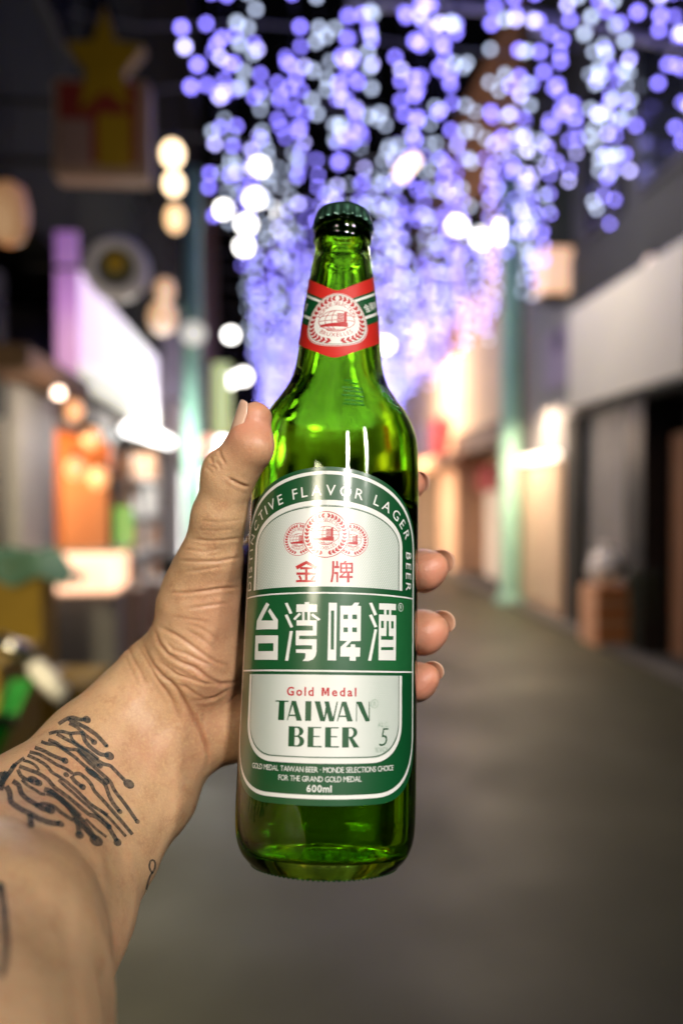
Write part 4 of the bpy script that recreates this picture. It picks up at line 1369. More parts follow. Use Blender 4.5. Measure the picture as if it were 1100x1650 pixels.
nt.links.new(tr.outputs[0], ms.inputs[1]); nt.links.new(p.outputs[0], ms.inputs[2]); nt.links.new(ms.outputs[0], nt.nodes['Material Output'].inputs[0])
def skin_px(x, y):
    h = bvh.ray_cast(EYE, ray(x, y).normalized())
    return (h[0], h[1]) if h[0] is not None else (None, None)
def ink_line(bm, pts, w):
    """ribbon w pixels wide laid on the skin"""
    P_ = []
    for a, b in zip(pts, pts[1:]):
        n_ = max(1, int(math.dist(a, b) / 3.0))
        P_ += [(a[0] + (b[0] - a[0]) * k / n_, a[1] + (b[1] - a[1]) * k / n_) for k in range(n_)]
    P_.append(pts[-1])
    # round the corners
    for _ in range(2):
        P_ = [P_[0]] + [((a[0] + 2 * b[0] + c[0]) / 4, (a[1] + 2 * b[1] + c[1]) / 4) for a, b, c in zip(P_, P_[1:], P_[2:])] + [P_[-1]]
    prev = None
    for i, q in enumerate(P_):
        a = P_[max(0, i - 1)]; b = P_[min(len(P_) - 1, i + 1)]
        dx, dy = b[0] - a[0], b[1] - a[1]; L = math.hypot(dx, dy) or 1
        nx, ny = -dy / L * w / 2, dx / L * w / 2
        row = []
        for s in (-1, 1):
            h, nn = skin_px(q[0] + nx * s, q[1] + ny * s)
            row.append(bm.verts.new(h + nn * .00016) if h is not None else None)
        if None in row: prev = None; continue
        if prev: bm.faces.new((prev[0], prev[1], row[1], row[0]))
        prev = row
def ink_dot(bm, x, y, rx, ry=None, ang=0):
    ry = ry or rx
    c0, n0 = skin_px(x, y)
    if c0 is None: return
    rings = [[bm.verts.new(c0 + n0 * .0002)]]
    for f in (.5, 1):
        ring = []
        for i in range(18):
            a = 2 * math.pi * i / 18
            u, v = rx * f * math.cos(a), ry * f * math.sin(a)
            h, nn = skin_px(x + u * math.cos(ang) - v * math.sin(ang), y + u * math.sin(ang) + v * math.cos(ang))
            if h is None: h, nn = c0, n0
            ring.append(bm.verts.new(h + nn * .0002))
        rings.append(ring)
    for i in range(18):
        j = (i + 1) % 18
        bm.faces.new((rings[0][0], rings[1][i], rings[1][j]))
        bm.faces.new((rings[1][i], rings[2][i], rings[2][j], rings[1][j]))
ZT = lambda pts: [(x * 230 / 1100, 1140 + y * 230 / 1100) for x, y in pts]
bm = bmesh.new()
LINES = [
    ([(455, 130), (520, 85), (570, 75), (610, 95), (665, 95)], 3.4), ([(530, 90), (600, 125), (670, 160), (750, 215), (825, 300)], 3.6), ([(535, 125), (600, 155), (640, 195), (700, 245), (725, 265)], 3.0),
    ([(380, 205), (420, 190), (490, 185), (540, 205), (600, 195), (640, 200)], 3.0), ([(640, 205), (650, 250), (690, 300), (740, 340), (780, 365), (840, 370)], 3.6),
    ([(440, 205), (500, 240), (570, 275), (650, 330), (720, 385), (800, 440), (850, 445), (900, 500), (960, 560)], 3.2),
    ([(545, 210), (555, 250), (620, 300), (700, 350), (760, 400)], 2.8), ([(375, 250), (430, 270), (480, 310), (540, 325), (600, 325), (680, 390), (760, 450)], 3.2),
    ([(320, 265), (370, 285), (430, 285), (500, 330), (580, 385), (650, 450), (720, 500), (790, 560)], 3.0), ([(600, 330), (680, 420), (760, 490), (850, 570), (880, 640), (960, 740), (1050, 870)], 3.2),
    ([(270, 310), (340, 335), (400, 370), (450, 390), (500, 410)], 3.4), ([(230, 345), (300, 360), (370, 400), (440, 445), (520, 480), (560, 510)], 3.0), ([(660, 470), (730, 530), (810, 590), (840, 680), (870, 740), (920, 800)], 3.4),
    ([(215, 370), (280, 400), (350, 440), (380, 470), (395, 500), (450, 530), (520, 580), (600, 650), (700, 750), (780, 800), (830, 830)], 3.0),
    ([(180, 410), (240, 425), (290, 460), (300, 490)], 2.6), ([(560, 520), (610, 505), (660, 545), (710, 600), (720, 640), (780, 700), (850, 780), (930, 870), (1020, 980)], 3.2),
    ([(550, 530), (575, 570), (635, 615)], 3.6), ([(150, 455), (220, 480), (300, 510), (370, 555), (410, 610), (480, 660), (560, 720), (640, 790), (690, 830)], 3.6),
    ([(780, 800), (850, 860), (920, 940), (970, 995)], 2.6), ([(690, 830), (740, 840), (800, 890), (840, 930), (900, 1030)], 3.8), ([(450, 560), (540, 640), (640, 730), (720, 800), (800, 870), (850, 920)], 2.6),
    ([(340, 630), (400, 650), (480, 720), (560, 800), (640, 880), (740, 1020)], 4.6), ([(360, 660), (440, 690), (520, 760), (580, 840), (600, 900), (610, 980)], 4.4), ([(380, 640), (470, 700), (550, 770), (620, 840)], 4.0),
    ([(140, 480), (160, 530), (210, 560), (260, 570)], 3.4), ([(170, 560), (220, 610), (280, 640), (320, 675), (350, 670)], 2.8), ([(100, 570), (150, 600), (160, 660), (210, 710), (280, 750), (340, 790), (390, 790)], 4.6),
    ([(50, 610), (80, 660), (80, 730), (150, 780), (230, 820), (300, 860), (380, 890), (460, 900)], 5.0), ([(230, 820), (240, 900)], 5.5), ([(270, 760), (340, 740), (410, 760), (480, 820), (560, 870)], 3.4),
    ([(560, 860), (640, 920), (720, 1000)], 4.4), ([(660, 860), (740, 940), (820, 1000)], 2.4), ([(120, 440), (80, 500), (30, 560), (0, 610)], 4.0), ([(190, 390), (120, 440), (90, 470)], 3), ([(60, 500), (20, 570), (0, 640)], 6),
]
for pts, w in LINES: ink_line(bm, ZT(pts), w * 1.85)
for x, y, rx, ry in ((672, 95, 34, 27), (725, 268, 26, 22), (842, 374, 40, 31), (992, 590, 46, 34), (770, 452, 24, 20), (825, 298, 13, 13), (1057, 880, 20, 18), (922, 803, 22, 18), (840, 922, 22, 20), (904, 1040, 33, 30), (500, 412, 30, 24),
                     (510, 520, 24, 18), (636, 614, 28, 24), (815, 572, 30, 24), (712, 508, 54, 24), (740, 1028, 56, 40), (612, 985, 36, 30), (240, 908, 28, 26), (465, 900, 34, 24), (385, 790, 44, 34), (262, 568, 52, 32), (300, 585, 30, 26), (30, 530, 40, 30)):
    (a, b), = ZT([(x, y)])
    ink_dot(bm, a, b, rx * .209, ry * .209, .55)
def tattoo(bm, label):
    bmesh.ops.recalc_face_normals(bm, faces=bm.faces)
    o = bm_obj('tattoo', bm, M_ink, person, True, Matrix.Translation(-person.location)); o['label'] = label
tattoo(bm, 'circuit board tattoo of dark lines ending in dots')
ZU = lambda pts: [(x * 280 / 1100, 1340 + y * 280 / 1100) for x, y in pts]
bm = bmesh.new()
ink_line(bm, ZU([(965, 265), (942, 230), (950, 180), (970, 170), (985, 200), (975, 245), (950, 275), (935, 320), (920, 390)]), 3.2)
tattoo(bm, 'small looped line tattoo on the edge of the forearm')
bm = bmesh.new()
ink_line(bm, ZU([(-20, 320), (10, 380), (25, 480), (35, 600), (40, 720), (30, 840), (0, 920)]), 11)
ink_dot(bm, 2, 1432, 6, 10)
tattoo(bm, 'curved dark tattoo at the inside of the elbow')
# ------------------------------------------------------------------ things on the left pavement
def crate_thing(name, X0, Y0, X1, Y1, h, z0, m, label, cat, group=None):
    """carton: four walls, two top flaps and a strip of tape"""
    t = thing(name, ((X0 + X1) / 2, (Y0 + Y1) / 2, z0), label, cat, group)
    part_box('carton', t, m, (X0, Y0, z0), (X1, Y1, z0 + h), .008)
    xm = (X0 + X1) / 2
    part_box('flap', t, m, (X0 + .004, Y0 + .004, z0 + h + .001), (xm - .004, Y1 - .004, z0 + h + .006))
    part_box('flap', t, m, (xm + .004, Y0 + .004, z0 + h + .001), (X1 - .004, Y1 - .004, z0 + h + .006))
    part_box('tape', t, M['pale'], (xm - .03, Y0 - .002, z0 + h * .7), (xm + .03, Y1 + .002, z0 + h + .008))
    return t
GB = 'mustard cartons stacked at the left edge'
crate_thing('cardboard_box', -1.58, 3.1, -1.10, 3.7, .42, 0.003, M['mustard'], 'mustard carton on the ground at the left edge, nearest the arm', 'box', GB)
crate_thing('cardboard_box', -1.60, 3.15, -1.08, 3.72, .40, .434, M['mustard'], 'mustard carton on top of the stack at the left edge', 'box', GB)
crate_thing('cardboard_box', -1.55, 4.2, -.99, 4.75, .50, 0.003, M['mustard'], 'mustard carton standing behind the stack at the left edge', 'box', GB)
# green strap over the stack
t = thing('green_strap', (-1.3, 3.07, .5), 'green packing strap slanting over the mustard cartons', 'strap')
bm = bmesh.new()
a, b = at_y(-30, 1240, 3.09), at_y(36, 1095, 3.09)
vs = [bm.verts.new(p) for p in (a + Vector((-.04, 0, 0)), a + Vector((.04, 0, 0)), b + Vector((.04, 0, 0)), b + Vector((-.04, 0, 0)))]
f = bm.faces.new(vs); bmesh.ops.solidify(bm, geom=[f], thickness=.006)
part('band', t, mat('green_strap', (.03, .30, .05), .4), bm)
bm = bmesh.new(); m_ = a.lerp(b, .55); box(bm, (m_.x - .05, m_.y - .02, m_.z - .02), (m_.x + .05, m_.y - .003, m_.z + .025), .004); part('buckle', t, M['chrome'], bm)
# hand trolley: steel frame whose grip shines
t = thing('hand_trolley', (-1.15, 2.95, 0), 'steel hand trolley with a shining grip before the mustard cartons', 'trolley')
g0, g1 = at_y(62, 1078, 2.9), at_y(102, 1122, 2.9); h0, h1 = at_y(-8, 1030, 2.9), at_y(50, 1056, 2.9)
bm = bmesh.new(); tube(bm, g0, g1, .035, seg=16); ball(bm, g0, .037, 16); part('grip', t, M['white'], bm, True)
bm = bmesh.new(); tube(bm, h0, h1, .03, seg=16); part('cross_bar', t, M['steel'], bm, True)
bm = bmesh.new(); tube(bm, h1, g0, .018, seg=12); tube(bm, g1, (g1.x + .03, 2.92, .05), .016, seg=12); part('frame', t, M['black'], bm, True)
bm = bmesh.new(); tube(bm, (g1.x - .25, 2.92, .08), (g1.x - .22, 2.92, .08), .08, seg=20); part('wheel', t, M['black'], bm)
bm = bmesh.new(); tube(bm, (g1.x + .03, 2.92, .08), (g1.x + .06, 2.92, .08), .08, seg=20); part('wheel', t, M['black'], bm)
# tarpaulin over goods
t = thing('covered_stack', (-1.6, 5.0, 0), 'goods under a grey green tarpaulin at the left edge', 'tarpaulin')
bm = bmesh.new(); bmesh.ops.create_grid(bm, x_segments=24, y_segments=24, size=1)
for v in bm.verts:
    x, y = v.co.x, v.co.y
    e = max(abs(x), abs(y))
    v.co = Vector((-1.66 + x * .42, 4.98 + y * .22, 1.16 - .55 * max(0, e - .62) ** 1.2 + .03 * math.sin(9 * x + 4 * y) * e + .02 * math.cos(13 * y)))
part('tarpaulin', t, M['tarp'], bm, True)
part_box('goods', t, M['mustard'], (-1.92, 4.82, 0), (-1.40, 5.14, 1.1), .01)
# food counter with lit front
t = thing('food_counter', (-1.5, 6.1, 0), 'food counter with a glowing peach front before the orange shop', 'counter')
part_box('body', t, M['grey'], (-1.76, 5.95, 0), (-1.2, 6.45, .78), .01)
part_box('lit_panel', t, G_peach, (-1.78, 5.9, .80), (-1.18, 6.4, 1.09), .03)
part_box('top', t, M['steel'], (-1.8, 5.88, 1.095), (-1.16, 6.5, 1.12), .005)
GL = 'round orange lanterns in the food shop'
for i, (px, py, Y) in enumerate(((118, 662, 6.7), (148, 706, 7.4), (122, 755, 7.0), (160, 770, 7.9))):
    bulb_lamp('shop_lantern', px, py, Y, 15, G_orange, ['orange lantern hanging highest in the food shop', 'orange lantern hanging second in the food shop', 'orange lantern lowest on the left in the food shop', 'orange lantern deepest in the food shop'][i], 'lantern', .15, GL, 1.15)
# menu board and green display
t = thing('menu_board', (-2.0, 7.9, 1.3), 'peach menu board standing in the orange shop', 'board')
part_box('panel', t, M['peach'], (-2.1, 7.9, .9), (-1.66, 7.95, 1.75), .01)
part_box('frame', t, M['wood'], (-2.14, 7.955, .86), (-1.62, 7.985, 1.79), .01)
t = thing('green_sign', (-1.62, 8.6, 1.3), 'small bright green sign between the two left shops', 'sign')
a, b = gp(176, 888, 8.2), gp(212, 818, 8.2)
part_box('panel', t, glow('lit_green', (.16, .62, .03), .62), (a.x, 8.2, a.z), (b.x, 8.24, b.z), .02)
part_box('stem', t, M['black'], ((a.x + b.x) / 2 - .02, 8.245, 0), ((a.x + b.x) / 2 + .02, 8.27, b.z - .02))
# bright tube lamp of the white shop
a, b = gp(206, 690, 9.0), gp(272, 712, 11.4)
t = thing('shop_tube_lamp', (a + b) / 2, 'long white tube lamp over the white goods shop', 'lamp')
bm = bmesh.new(); tube(bm, a, b, .075, seg=14); part('tube', t, glow('lit_white_tube', (1, .97, .92), 5), bm)
bm = bmesh.new(); tube(bm, a + Vector((-.06, 0, .09)), b + Vector((-.06, 0, .09)), .06, seg=10); part('housing', t, M['pale'], bm)
bulb_lamp('globe_lamp', 184, 700, 8.5, 9, glow('pale_globe', (.8, .85, .82), 1.2), 'pale round globe lamp left of the white tube lamp', 'lamp', .15)
# shelves with white goods
t = thing('goods_shelf', (-1.9, 11, 0), 'white goods rack in front of the bright left shop', 'shelf')
for z in (.35, .8, 1.25, 1.7):
    part_box('board', t, M['white'], (-2.1, 9.2, z), (-1.66, 11.6, z + .03))
for y in (9.2, 11.55): part_box('upright', t, M['steel'], (-1.72, y, 0), (-1.68, y + .05, 2.0))
for i in range(12):
    z = .385 + .45 * (i % 4); y = 9.3 + .75 * (i // 4)
    w = random.choice(('white', 'pale', 'white', 'peach'))
    o = part_box('packet', t, M[w], (-2.02, y, z), (-1.70, y + .55, z + random.uniform(.2, .36)), .01)
# boxes and bins on the left pavement
for i, (px, py, Y, w, h, m, lab_, cat) in enumerate(((205, 1040, 7.6, .38, .60, 'grey', 'grey plastic tub below the green sign', 'tub'), (255, 1020, 8.6, .42, .55, 'pale', 'pale box on the pavement before the white goods rack', 'box'), (150, 1060, 6.2, .5, .45, 'dark_grey', 'dark grey crate under the food counter', 'crate'),
                                                     (285, 985, 9.8, .4, .7, 'dark_grey', 'dark bin by the left teal post', 'bin'))):
    c = at_y(px, 900, Y)
    t = thing('pavement_' + cat, (c.x, Y, 0), lab_, cat)
    bm = bmesh.new(); lathe(bm, [(0, .004), (w * .42, .004), (w * .5, h), (w * .53, h + .005), (w * .53, h + .03), (w * .46, h + .03), (w * .40, .03), (0, .03)], 4 if cat != 'bin' else 24, Matrix.Translation((c.x, Y, 0)) @ Matrix.Rotation(math.pi / 4, 4, 'Z'))
    part('body', t, M[m], bm)
    bm = bmesh.new(); lathe(bm, [(0, h + .033), (w * .54, h + .033), (w * .54, h + .06), (w * .2, h + .08), (0, h + .08)], 4 if cat != 'bin' else 24, Matrix.Translation((c.x, Y, 0)) @ Matrix.Rotation(math.pi / 4, 4, 'Z'))
    part('lid', t, M[m], bm)
# bright figure-sized display and coloured lights deep on the left
t = thing('display_case', at_y(312, 840, 15), 'glowing white display case far down the left side', 'display')
a, b = gp(292, 925, 14.8), gp(334, 760, 14.8)
part_box('lit_front', t, glow('lit_case', (1, .95, .93), 2.2), (a.x, 14.8, a.z + .1), (b.x, 14.86, b.z), .03)
part_box('cabinet', t, M['steel'], (a.x - .03, 14.87, .01), (b.x + .03, 15.4, b.z + .05), .01)
t = thing('vertical_banner', at_y(355, 645, 14), 'yellow green vertical banner sign behind the thumb', 'sign')
a, b = gp(343, 700, 14), gp(371, 585, 14)
part_box('panel', t, glow('lit_lime', (.60, .72, .24), .8), (a.x, 14, a.z), (b.x, 14.1, b.z), .01)
part_box('bracket', t, M['black'], (a.x - .5, 14.03, b.z - .1), (a.x, 14.07, b.z - .06))
bulb_lamp('red_lantern', 336, 718, 15, 17, glow('lit_rose', (1, .42, .28), 1.7), 'rosy lantern glowing left of the thumb', 'lantern', .3)
bulb_lamp('white_globe_lamp', 357, 722, 16, 17, G_white, 'white globe lamp touching the thumb knuckle', 'lamp', .3)
t = thing('small_sign', at_y(300, 570, 10.9), 'pale small round sign on the left teal post', 'sign')
c = gp(312, 537, 10.7); bm = bmesh.new(); Mx = Matrix.Translation(c) @ Matrix.Rotation(math.pi / 2, 4, 'X')
lathe(bm, [(0, .02), (.15, .02), (.16, .01), (.16, -.02), (0, -.02)], 28, Mx); part('disc', t, glow('lit_pale', (.6, .62, .45), .45), bm)
bm = bmesh.new(); lathe(bm, [(.16, .025), (.18, .02), (.18, -.025), (.16, -.025)], 28, Mx); part('rim', t, M['grey'], bm)
t = thing('shop_blind', at_y(270, 590, 12), 'grey lilac blind hanging over the white shop', 'blind')
a, b = gp(262, 640, 11.8), gp(300, 510, 11.8)
part_box('cloth', t, M['lilac'], (a.x, 11.8, a.z), (b.x, 11.84, b.z), .005)
part_box('roller', t, M['pale'], (a.x - .03, 11.78, b.z), (b.x + .03, 11.87, b.z + .08), .01)

# ------------------------------------------------------------------ right-hand side (facade at x = 3.4)
XR = 3.4
rb = thing('shuttered_building', (5, 7, 0), 'dark grey shuttered building under the long white sign on the right', 'building')
part_box('wall', rb, M['dark_grey'], (XR + .1, 3.0, 2.45), (10, 9.35, 11))
part_box('wall', rb, M['dark_wall'], (4.6, 3.0, 0), (10, 9.35, 2.45))
part_box('pier', rb, M['dark_grey'], (XR + .02, 9.0, 0), (4.6, 9.35, 2.45))
part_box('pier', rb, M['black'], (XR + .02, 5.3, 0), (4.6, 5.6, 2.45))
sh = part_box('shutter', rb, M['grey'], (XR + .18, 7.75, 0.02), (XR + .24, 9.0, 2.45))
for k in range(17):
    bm = bmesh.new(); box(bm, (XR + .15, 7.76, .05 + k * .14), (XR + .178, 8.99, .165 + k * .14)); part('slat', sh, M['grey'], bm)
part_box('pier', rb, M['black'], (XR + .05, 7.35, 0), (4.0, 7.75, 2.45))
part_box('door', rb, M['brown'], (XR + .3, 6.85, 0), (XR + .36, 7.3, 2.1), .01)
sh = part_box('shutter', rb, M['dark_grey'], (XR + .18, 5.6, 0.02), (XR + .24, 6.75, 2.45))
for k in range(3):
    w = part_box('window', rb, M['black'], (XR + .06, 5.2 + k * 1.35, 4.4), (XR + .12, 6.2 + k * 1.35, 6.0), .01)
    bm = bmesh.new(); box(bm, (XR + .045, 5.27 + k * 1.35, 4.47), (XR + .075, 6.13 + k * 1.35, 5.93)); part('pane', w, M['glass_dark'], bm)
t = thing('shop_sign_board', (XR, 8, 3.0), 'long blank white sign board over the shutters on the right', 'sign')
part_box('face', t, mat('white_sign_face', (.60, .57, .48), .45, scale=.8, var=.1), (XR - .08, 6.3, 2.52), (XR - .05, 8.98, 3.62))
part_box('frame', t, M['steel'], (XR - .05, 6.27, 2.49), (XR + .095, 9.01, 3.65), .008)
c = gp(1050, 428, 7.1)
bulb_lamp('sign_lamp', 1050, 424, 7.05, 13, glow('dim_orange_globe', (1, .45, .15), .30), 'dim orange lamp on the top edge of the long white sign', 'lamp', .2)
lamp('sign_wash', 'AREA', (1.9, 7.6, 4.6), 48, (1, .88, .70), (XR, 7.6, 2.9), .5, 1.2)

rb2 = thing('lit_cream_shop', (5, 10, 0), 'narrow cream shop front lit from above between the grey shutters and the teal post', 'building')
part_box('wall', rb2, M['grey'], (XR + .12, 9.4, 2.0), (9, 11.2, 4.4))
part_box('storey', rb2, M['dark_wall'], (XR + .3, 9.4, 4.4), (9, 12, 10))
part_box('front', rb2, M['peachwall'], (XR + .02, 9.42, 0), (9, 11.15, 1.99))
for k in range(3):
    part_box('panel', rb2, M['cream'], (XR - .01, 9.5 + k * .56, .12), (XR + .018, 9.98 + k * .56, 1.9), .006)
part_box('light_strip', rb2, glow('lit_cream', (1, .84, .66), 3.0), (XR - .06, 9.5, 1.96), (XR + .0, 11.0, 2.05))
lamp('cream_shop_light', 'AREA', (XR - .6, 10.2, 2.4), 75, (1, .72, .5), (XR, 10.2, .9), .2, 1.3)
t = thing('poster', (XR, 9.9, 2.9), 'lilac poster with a dark figure print on the wall by the teal post', 'poster')
a, b = at_x(866, 632, XR), at_x(912, 515, XR)
part_box('sheet', t, M['lilac'], (XR + .085, b.y, min(a.z, b.z)), (XR + .117, a.y, max(a.z, b.z)))
ym, zm = (a.y + b.y) / 2, (a.z + b.z) / 2
bm = bmesh.new(); ball(bm, (XR + .083, ym, zm + .22), .16, 16, (.02, 1, 1)); part('print', t, mat('dark_print', (.05, .035, .08), .6), bm)
t = thing('lantern_box', gp(900, 440, 9.6), 'square amber lantern box hanging at the right by the dark wall', 'lantern')
a, b = gp(872, 476, 9.6), gp(928, 402, 9.6)
part_box('shade', t, glow('amber_paper', (1, .46, .09), .72), (a.x, 9.5, a.z), (b.x, 9.9, b.z), .02)
part_box('frame', t, M['black'], (a.x - .02, 9.48, b.z + .002), (b.x + .02, 9.92, b.z + .05), .005)
part_box('base', t, M['black'], (a.x - .02, 9.48, a.z - .05), (b.x + .02, 9.92, a.z - .002), .005)

rb3 = thing('peach_shop', (5, 16, 0), 'peach shop front with a round-nosed beam between the bottle and the teal post', 'building')
part_box('wall', rb3, M['cream'], (XR + .15, 11.6, 2.75), (9, 23, 4.35))
part_box('storey', rb3, M['brown'], (XR + .5, 12, 4.35), (9, 23, 9.8))
part_box('back_wall', rb3, M['peachwall'], (4.15, 11.6, 0), (9, 23, 2.75))
for y0, y1, m in ((11.6, 12.5, 'cream'), (15.6, 17.4, 'peachwall'), (20.5, 23, 'cream')):
    part_box('pier', rb3, M[m], (XR + .1, y0, 0), (4.148, y1, 2.74), .01)
part_box('door', rb3, M['pale'], (XR + .5, 13.4, 0), (XR + .55, 14.9, 1.6), .01)
part_box('door_panel', rb3, M['maroon'], (XR + .5, 12.6, 1.62), (XR + .54, 15.5, 2.1), .01)
part_box('beam', rb3, M['wood'], (XR + .02, 11.7, 2.3), (XR + .6, 15.5, 2.7), .01)
bm = bmesh.new(); tube(bm, (XR - .25, 14.4, 2.15), (XR - .25, 22.5, 2.15), .17, seg=20); ball(bm, (XR - .25, 14.4, 2.15), .17, 20)
part('round_awning', rb3, M['peach'], bm, True)
for k in range(4):
    w = part_box('window', rb3, M['black'], (XR + .46, 12.6 + k * 2.5, 5.6), (XR + .52, 14.0 + k * 2.5, 7.4), .01)
    bm = bmesh.new(); box(bm, (XR + .44, 12.68 + k * 2.5, 5.68), (XR + .47, 13.92 + k * 2.5, 7.32)); part('pane', w, M['glass_dark'], bm)
lamp('peach_shop_light', 'AREA', (XR - 1.7, 16.2, 2.5), 470, (1, .70, .48), (XR + .3, 16.6, 1.6), .6, 6)
GS = 'small signs on the peach shop'
for i, (px0, px1, m, lb_) in enumerate(((655, 672, 'lilac', 'lilac plaque on the peach shop next to the bottle'), (676, 690, 'lilac', 'second lilac plaque on the peach shop, left of the red one'), (695, 716, 'red', 'red plaque on the peach shop wall'))):
    a, b = at_x(px1, 690, XR), at_x(px0, 628, XR)
    t = thing('shop_plaque', (XR, a.y, a.z), lb_, 'sign', GS)
    part_box('panel', t, M[m], (XR - .02, a.y, 2.42), (XR + .02, b.y, 3.2), .005)
    part_box('bracket', t, M['black'], (XR + .021, a.y + .02, 2.7), (XR + .149, a.y + .08, 2.8))
# street end
t = thing('end_building', (2, 44, 0), 'cream building closing the far end of the street', 'building')
part_box('wall', t, M['cream'], (-9, 44, 0), (10, 50, 5.5))
part_box('roof', t, M['brown'], (-9.3, 43.7, 5.5), (10.3, 50, 5.9))
for k in range(6): part_box('window', t, M['glass_dark'], (-8 + k * 3, 43.93, 1.2), (-6.6 + k * 3, 43.99, 3.6), .01)
lamp('street_end_light', 'POINT', (1, 38, 5), 900, (1, .82, .66), size=.4)
lamp('upper_wall_light', 'AREA', (.6, 15.5, 5.6), 170, (1, .70, .46), (4.0, 16, 7.6), .6, 3)

# bins and bags on the right
t = thing('white_bag', (0, 0, 0), 'knotted white plastic bag on the orange crate at the right', 'bag')
c = gp(975, 915, 7.9); t.location = c
bm = bmesh.new(); bmesh.ops.create_icosphere(bm, subdivisions=3, radius=.17, matrix=Matrix.Translation(c))
for v in bm.verts:
    q = v.co - c; q *= 1 + .16 * math.sin(q.x * 47 + q.z * 31) * math.cos(q.y * 43)
    q.z *= .95 if q.z < 0 else 1.05
    v.co = c + q
part('body', t, M['white'], bm, True)
bm = bmesh.new(); tube(bm, c + Vector((0, 0, .15)), c + Vector((.02, 0, .25)), .03, .07, 10); part('knot', t, M['white'], bm, True)
a, b = gp(945, 1040, 7.9), gp(1008, 942, 7.9)
t = thing('orange_crate', ((a.x + b.x) / 2, 7.9, 0), 'faded orange crate under the white bag on the right', 'crate')
part_box('body', t, M['peach'], (a.x, 7.65, .004), (b.x, 8.1, c.z - .18), .01)
for k in range(3): part_box('slat', t, M['orange'], (a.x - .008, 7.642, .08 + k * .2), (b.x + .008, 7.648, .2 + k * .2))
a, b = gp(1012, 1050, 7.5), gp(1066, 925, 7.5)
t = thing('rubbish_bin', ((a.x + b.x) / 2, 7.5, 0), 'dark grey green rubbish bin beside the orange crate', 'bin')
xc = (a.x + b.x) / 2; w = (b.x - a.x) / 2
bm = bmesh.new(); lathe(bm, [(0, .004), (w * .85, .004), (w, .74), (w * 1.05, .745), (w * 1.05, .78), (w * .9, .78)], 28, Matrix.Translation((xc, 7.5, 0))); part('body', t, mat('bin_green', (.045, .065, .06), .5), bm, True)
bm = bmesh.new(); lathe(bm, [(w * 1.08, .782), (w * 1.08, .80), (w * .7, .88), (w * .2, .92), (0, .92)], 28, Matrix.Translation((xc, 7.5, 0))); part('lid', t, M['dark_grey'], bm, True)
c = gp(1022, 905, 7.7)
t = thing('black_bag', c, 'black rubbish bag slumped between the white bag and the bin', 'bag')
bm = bmesh.new(); bmesh.ops.create_icosphere(bm, subdivisions=3, radius=.13, matrix=Matrix.Translation(c))
for v in bm.verts:
    q = v.co - c; q *= 1 + .18 * math.sin(q.x * 60 + q.z * 35 + 1) * math.cos(q.y * 52); v.co = c + q
part('body', t, M['black'], bm, True)
bm = bmesh.new(); tube(bm, c + Vector((0, 0, .11)), c + Vector((-.01, 0, .19)), .02, .05, 10); part('knot', t, M['black'], bm, True)

# ------------------------------------------------------------------ curtains of fairy lights across the street
G_blue = glow('blue_led', (.24, .195, .98), 9.5)
G_lav = glow('lavender_led', (.48, .45, 1.0), 9.5)
G_cool = glow('cool_white_led', (.60, .70, .95), 4.6)
wire_m = M['black']
def bulb_mesh(g):
    bm = bmesh.new(); bmesh.ops.create_icosphere(bm, subdivisions=2, radius=.023)
    me = bpy.data.meshes.new('bulb'); bm.to_mesh(me); bm.free(); me.materials.append(g)
    me.polygons.foreach_set('use_smooth', [True] * len(me.polygons))
    return me
BM_ = [bulb_mesh(g) for g in (G_blue, G_lav, G_cool)]
ROWS = [5.0, 6.1, 7.3, 8.5, 9.8, 11.2, 12.6, 14.0]
FAR = [15.4 + 1.35 * k for k in range(20)]
ORD = ['nearest', 'second', 'third', 'fourth', 'fifth', 'sixth', 'seventh', 'eighth']
rng = random.Random(11)
STEP = .165
H = 5.95
def sag(x, Y): return H - .30 * (1 - ((x - 1.7) / 4.4) ** 2) + .08 * math.sin(x * 2.1 + Y)
def strands(Y):
    """the drops of one row: x, y, top, bulbs [(kind, point)]"""
    x = -.60 + rng.uniform(0, .15); out = []
    while x < 5.2:
        n = rng.choice((3, 5, 6, 7, 8, 9, 10, 11))
        if x > 3.3: n = min(n, 9)
        y = Y + rng.uniform(-.6, .6); z0 = sag(x, Y)
        kind = 2 if rng.random() < .24 else 0
        bs = []
        for i in range(n):
            k = kind if kind == 2 else (1 if rng.random() < .16 else (2 if rng.random() < .08 else 0))
            bs.append((k, Vector((x + rng.uniform(-.06, .06), y + rng.uniform(-.12, .12), z0 - .1 - i * STEP + rng.uniform(-.085, .085)))))
        out.append((x, y, z0, n * STEP, bs))
        x += rng.uniform(.09, .26) if rng.random() > .08 else rng.uniform(.3, .45)
    return out
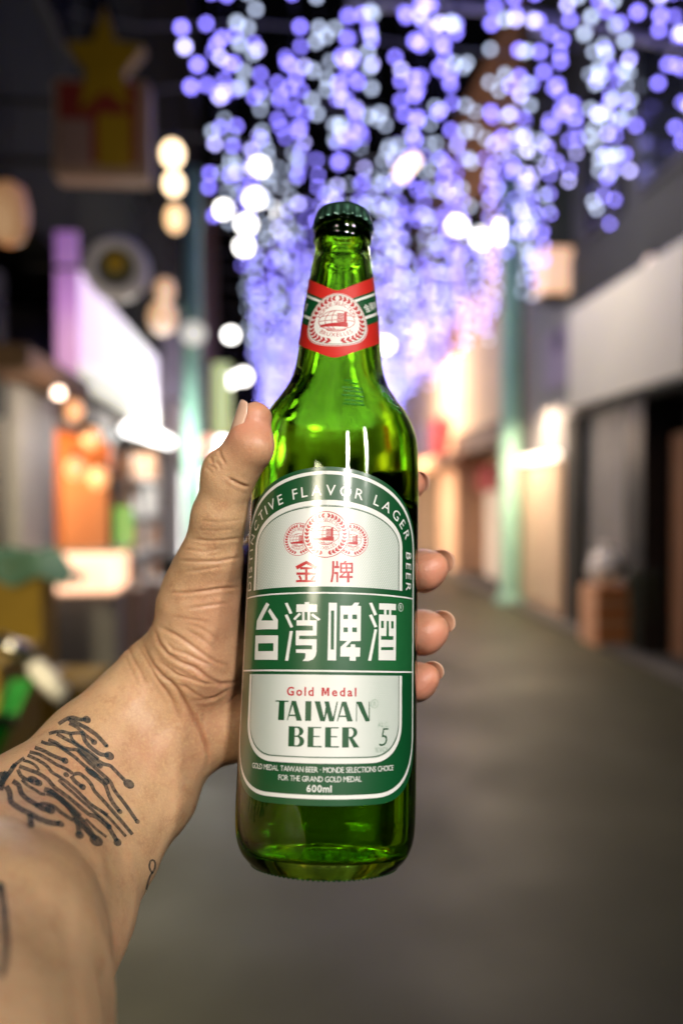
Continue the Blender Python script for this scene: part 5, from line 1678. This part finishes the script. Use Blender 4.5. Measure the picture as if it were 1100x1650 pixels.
def cable(bm, Y):
    pr = None
    for k in range(17):
        x = -2.2 + 7.8 * k / 16; p = Vector((x, Y + .05 * math.sin(x * 3), sag(x, Y)))
        if pr is not None: tube(bm, pr, p, .011, seg=6)
        pr = p
for ri, Y in enumerate(ROWS):
    cur = thing('light_curtain', (1.5, Y, H), '%s row of blue and white fairy lights hanging across the street' % ORD[ri], 'fairy lights', 'curtains of fairy lights over the street')
    bm = bmesh.new(); cable(bm, Y); part('cable', cur, M['grey'], bm)
    for x, y, z0, L, bs in strands(Y):
        bm = bmesh.new(); tube(bm, (x, y, z0), (x + .02, y, z0 - L - .05), .004, seg=5)
        wire = part('drop_wire', cur, wire_m, bm)
        for k, p in bs:
            link_mesh('bulb', BM_[k], None, wire).location = p - cur.location
# the rows beyond melt into one glittering mass
bm = bmesh.new()
for Y in FAR:
    cable(bm, Y)
    for f in bm.faces: f.material_index = f.material_index
fi = len(bm.faces)
for Y in FAR:
    for x, y, z0, L, bs in strands(Y):
        for k, p in bs:
            n0 = len(bm.faces)
            r = bmesh.ops.create_icosphere(bm, subdivisions=1, radius=.024, matrix=Matrix.Translation(p))
            for f in {f for v in r['verts'] for f in v.link_faces}: f.material_index = k + 1; f.smooth = True
far = tag(bm_obj('far_fairy_lights', bm, M['grey']), 'far rows of fairy lights merging into a lavender glow above the street', 'fairy lights', kind='stuff')
for g in (G_blue, G_lav, G_cool): far.data.materials.append(g)
# support cables seen between the lights
t = thing('support_cable', (2, 6.6, 5.6), 'pale sagging cover and cable above the lights at the upper right', 'cable')
bm = bmesh.new(); pr = None
for k in range(13):
    f = k / 12; p = gp(560 + 560 * f, 8 + 78 * f - 26 * math.sin(math.pi * f), 6.6)
    if pr is not None: tube(bm, pr, p, .035, seg=8)
    pr = p
part('sheath', t, M['pale'], bm, True)
bm = bmesh.new(); p = gp(880, 45, 6.6); box(bm, (p.x - .12, p.y - .06, p.z - .05), (p.x + .12, p.y + .06, p.z + .07), .01); part('junction_box', t, M['pale'], bm)
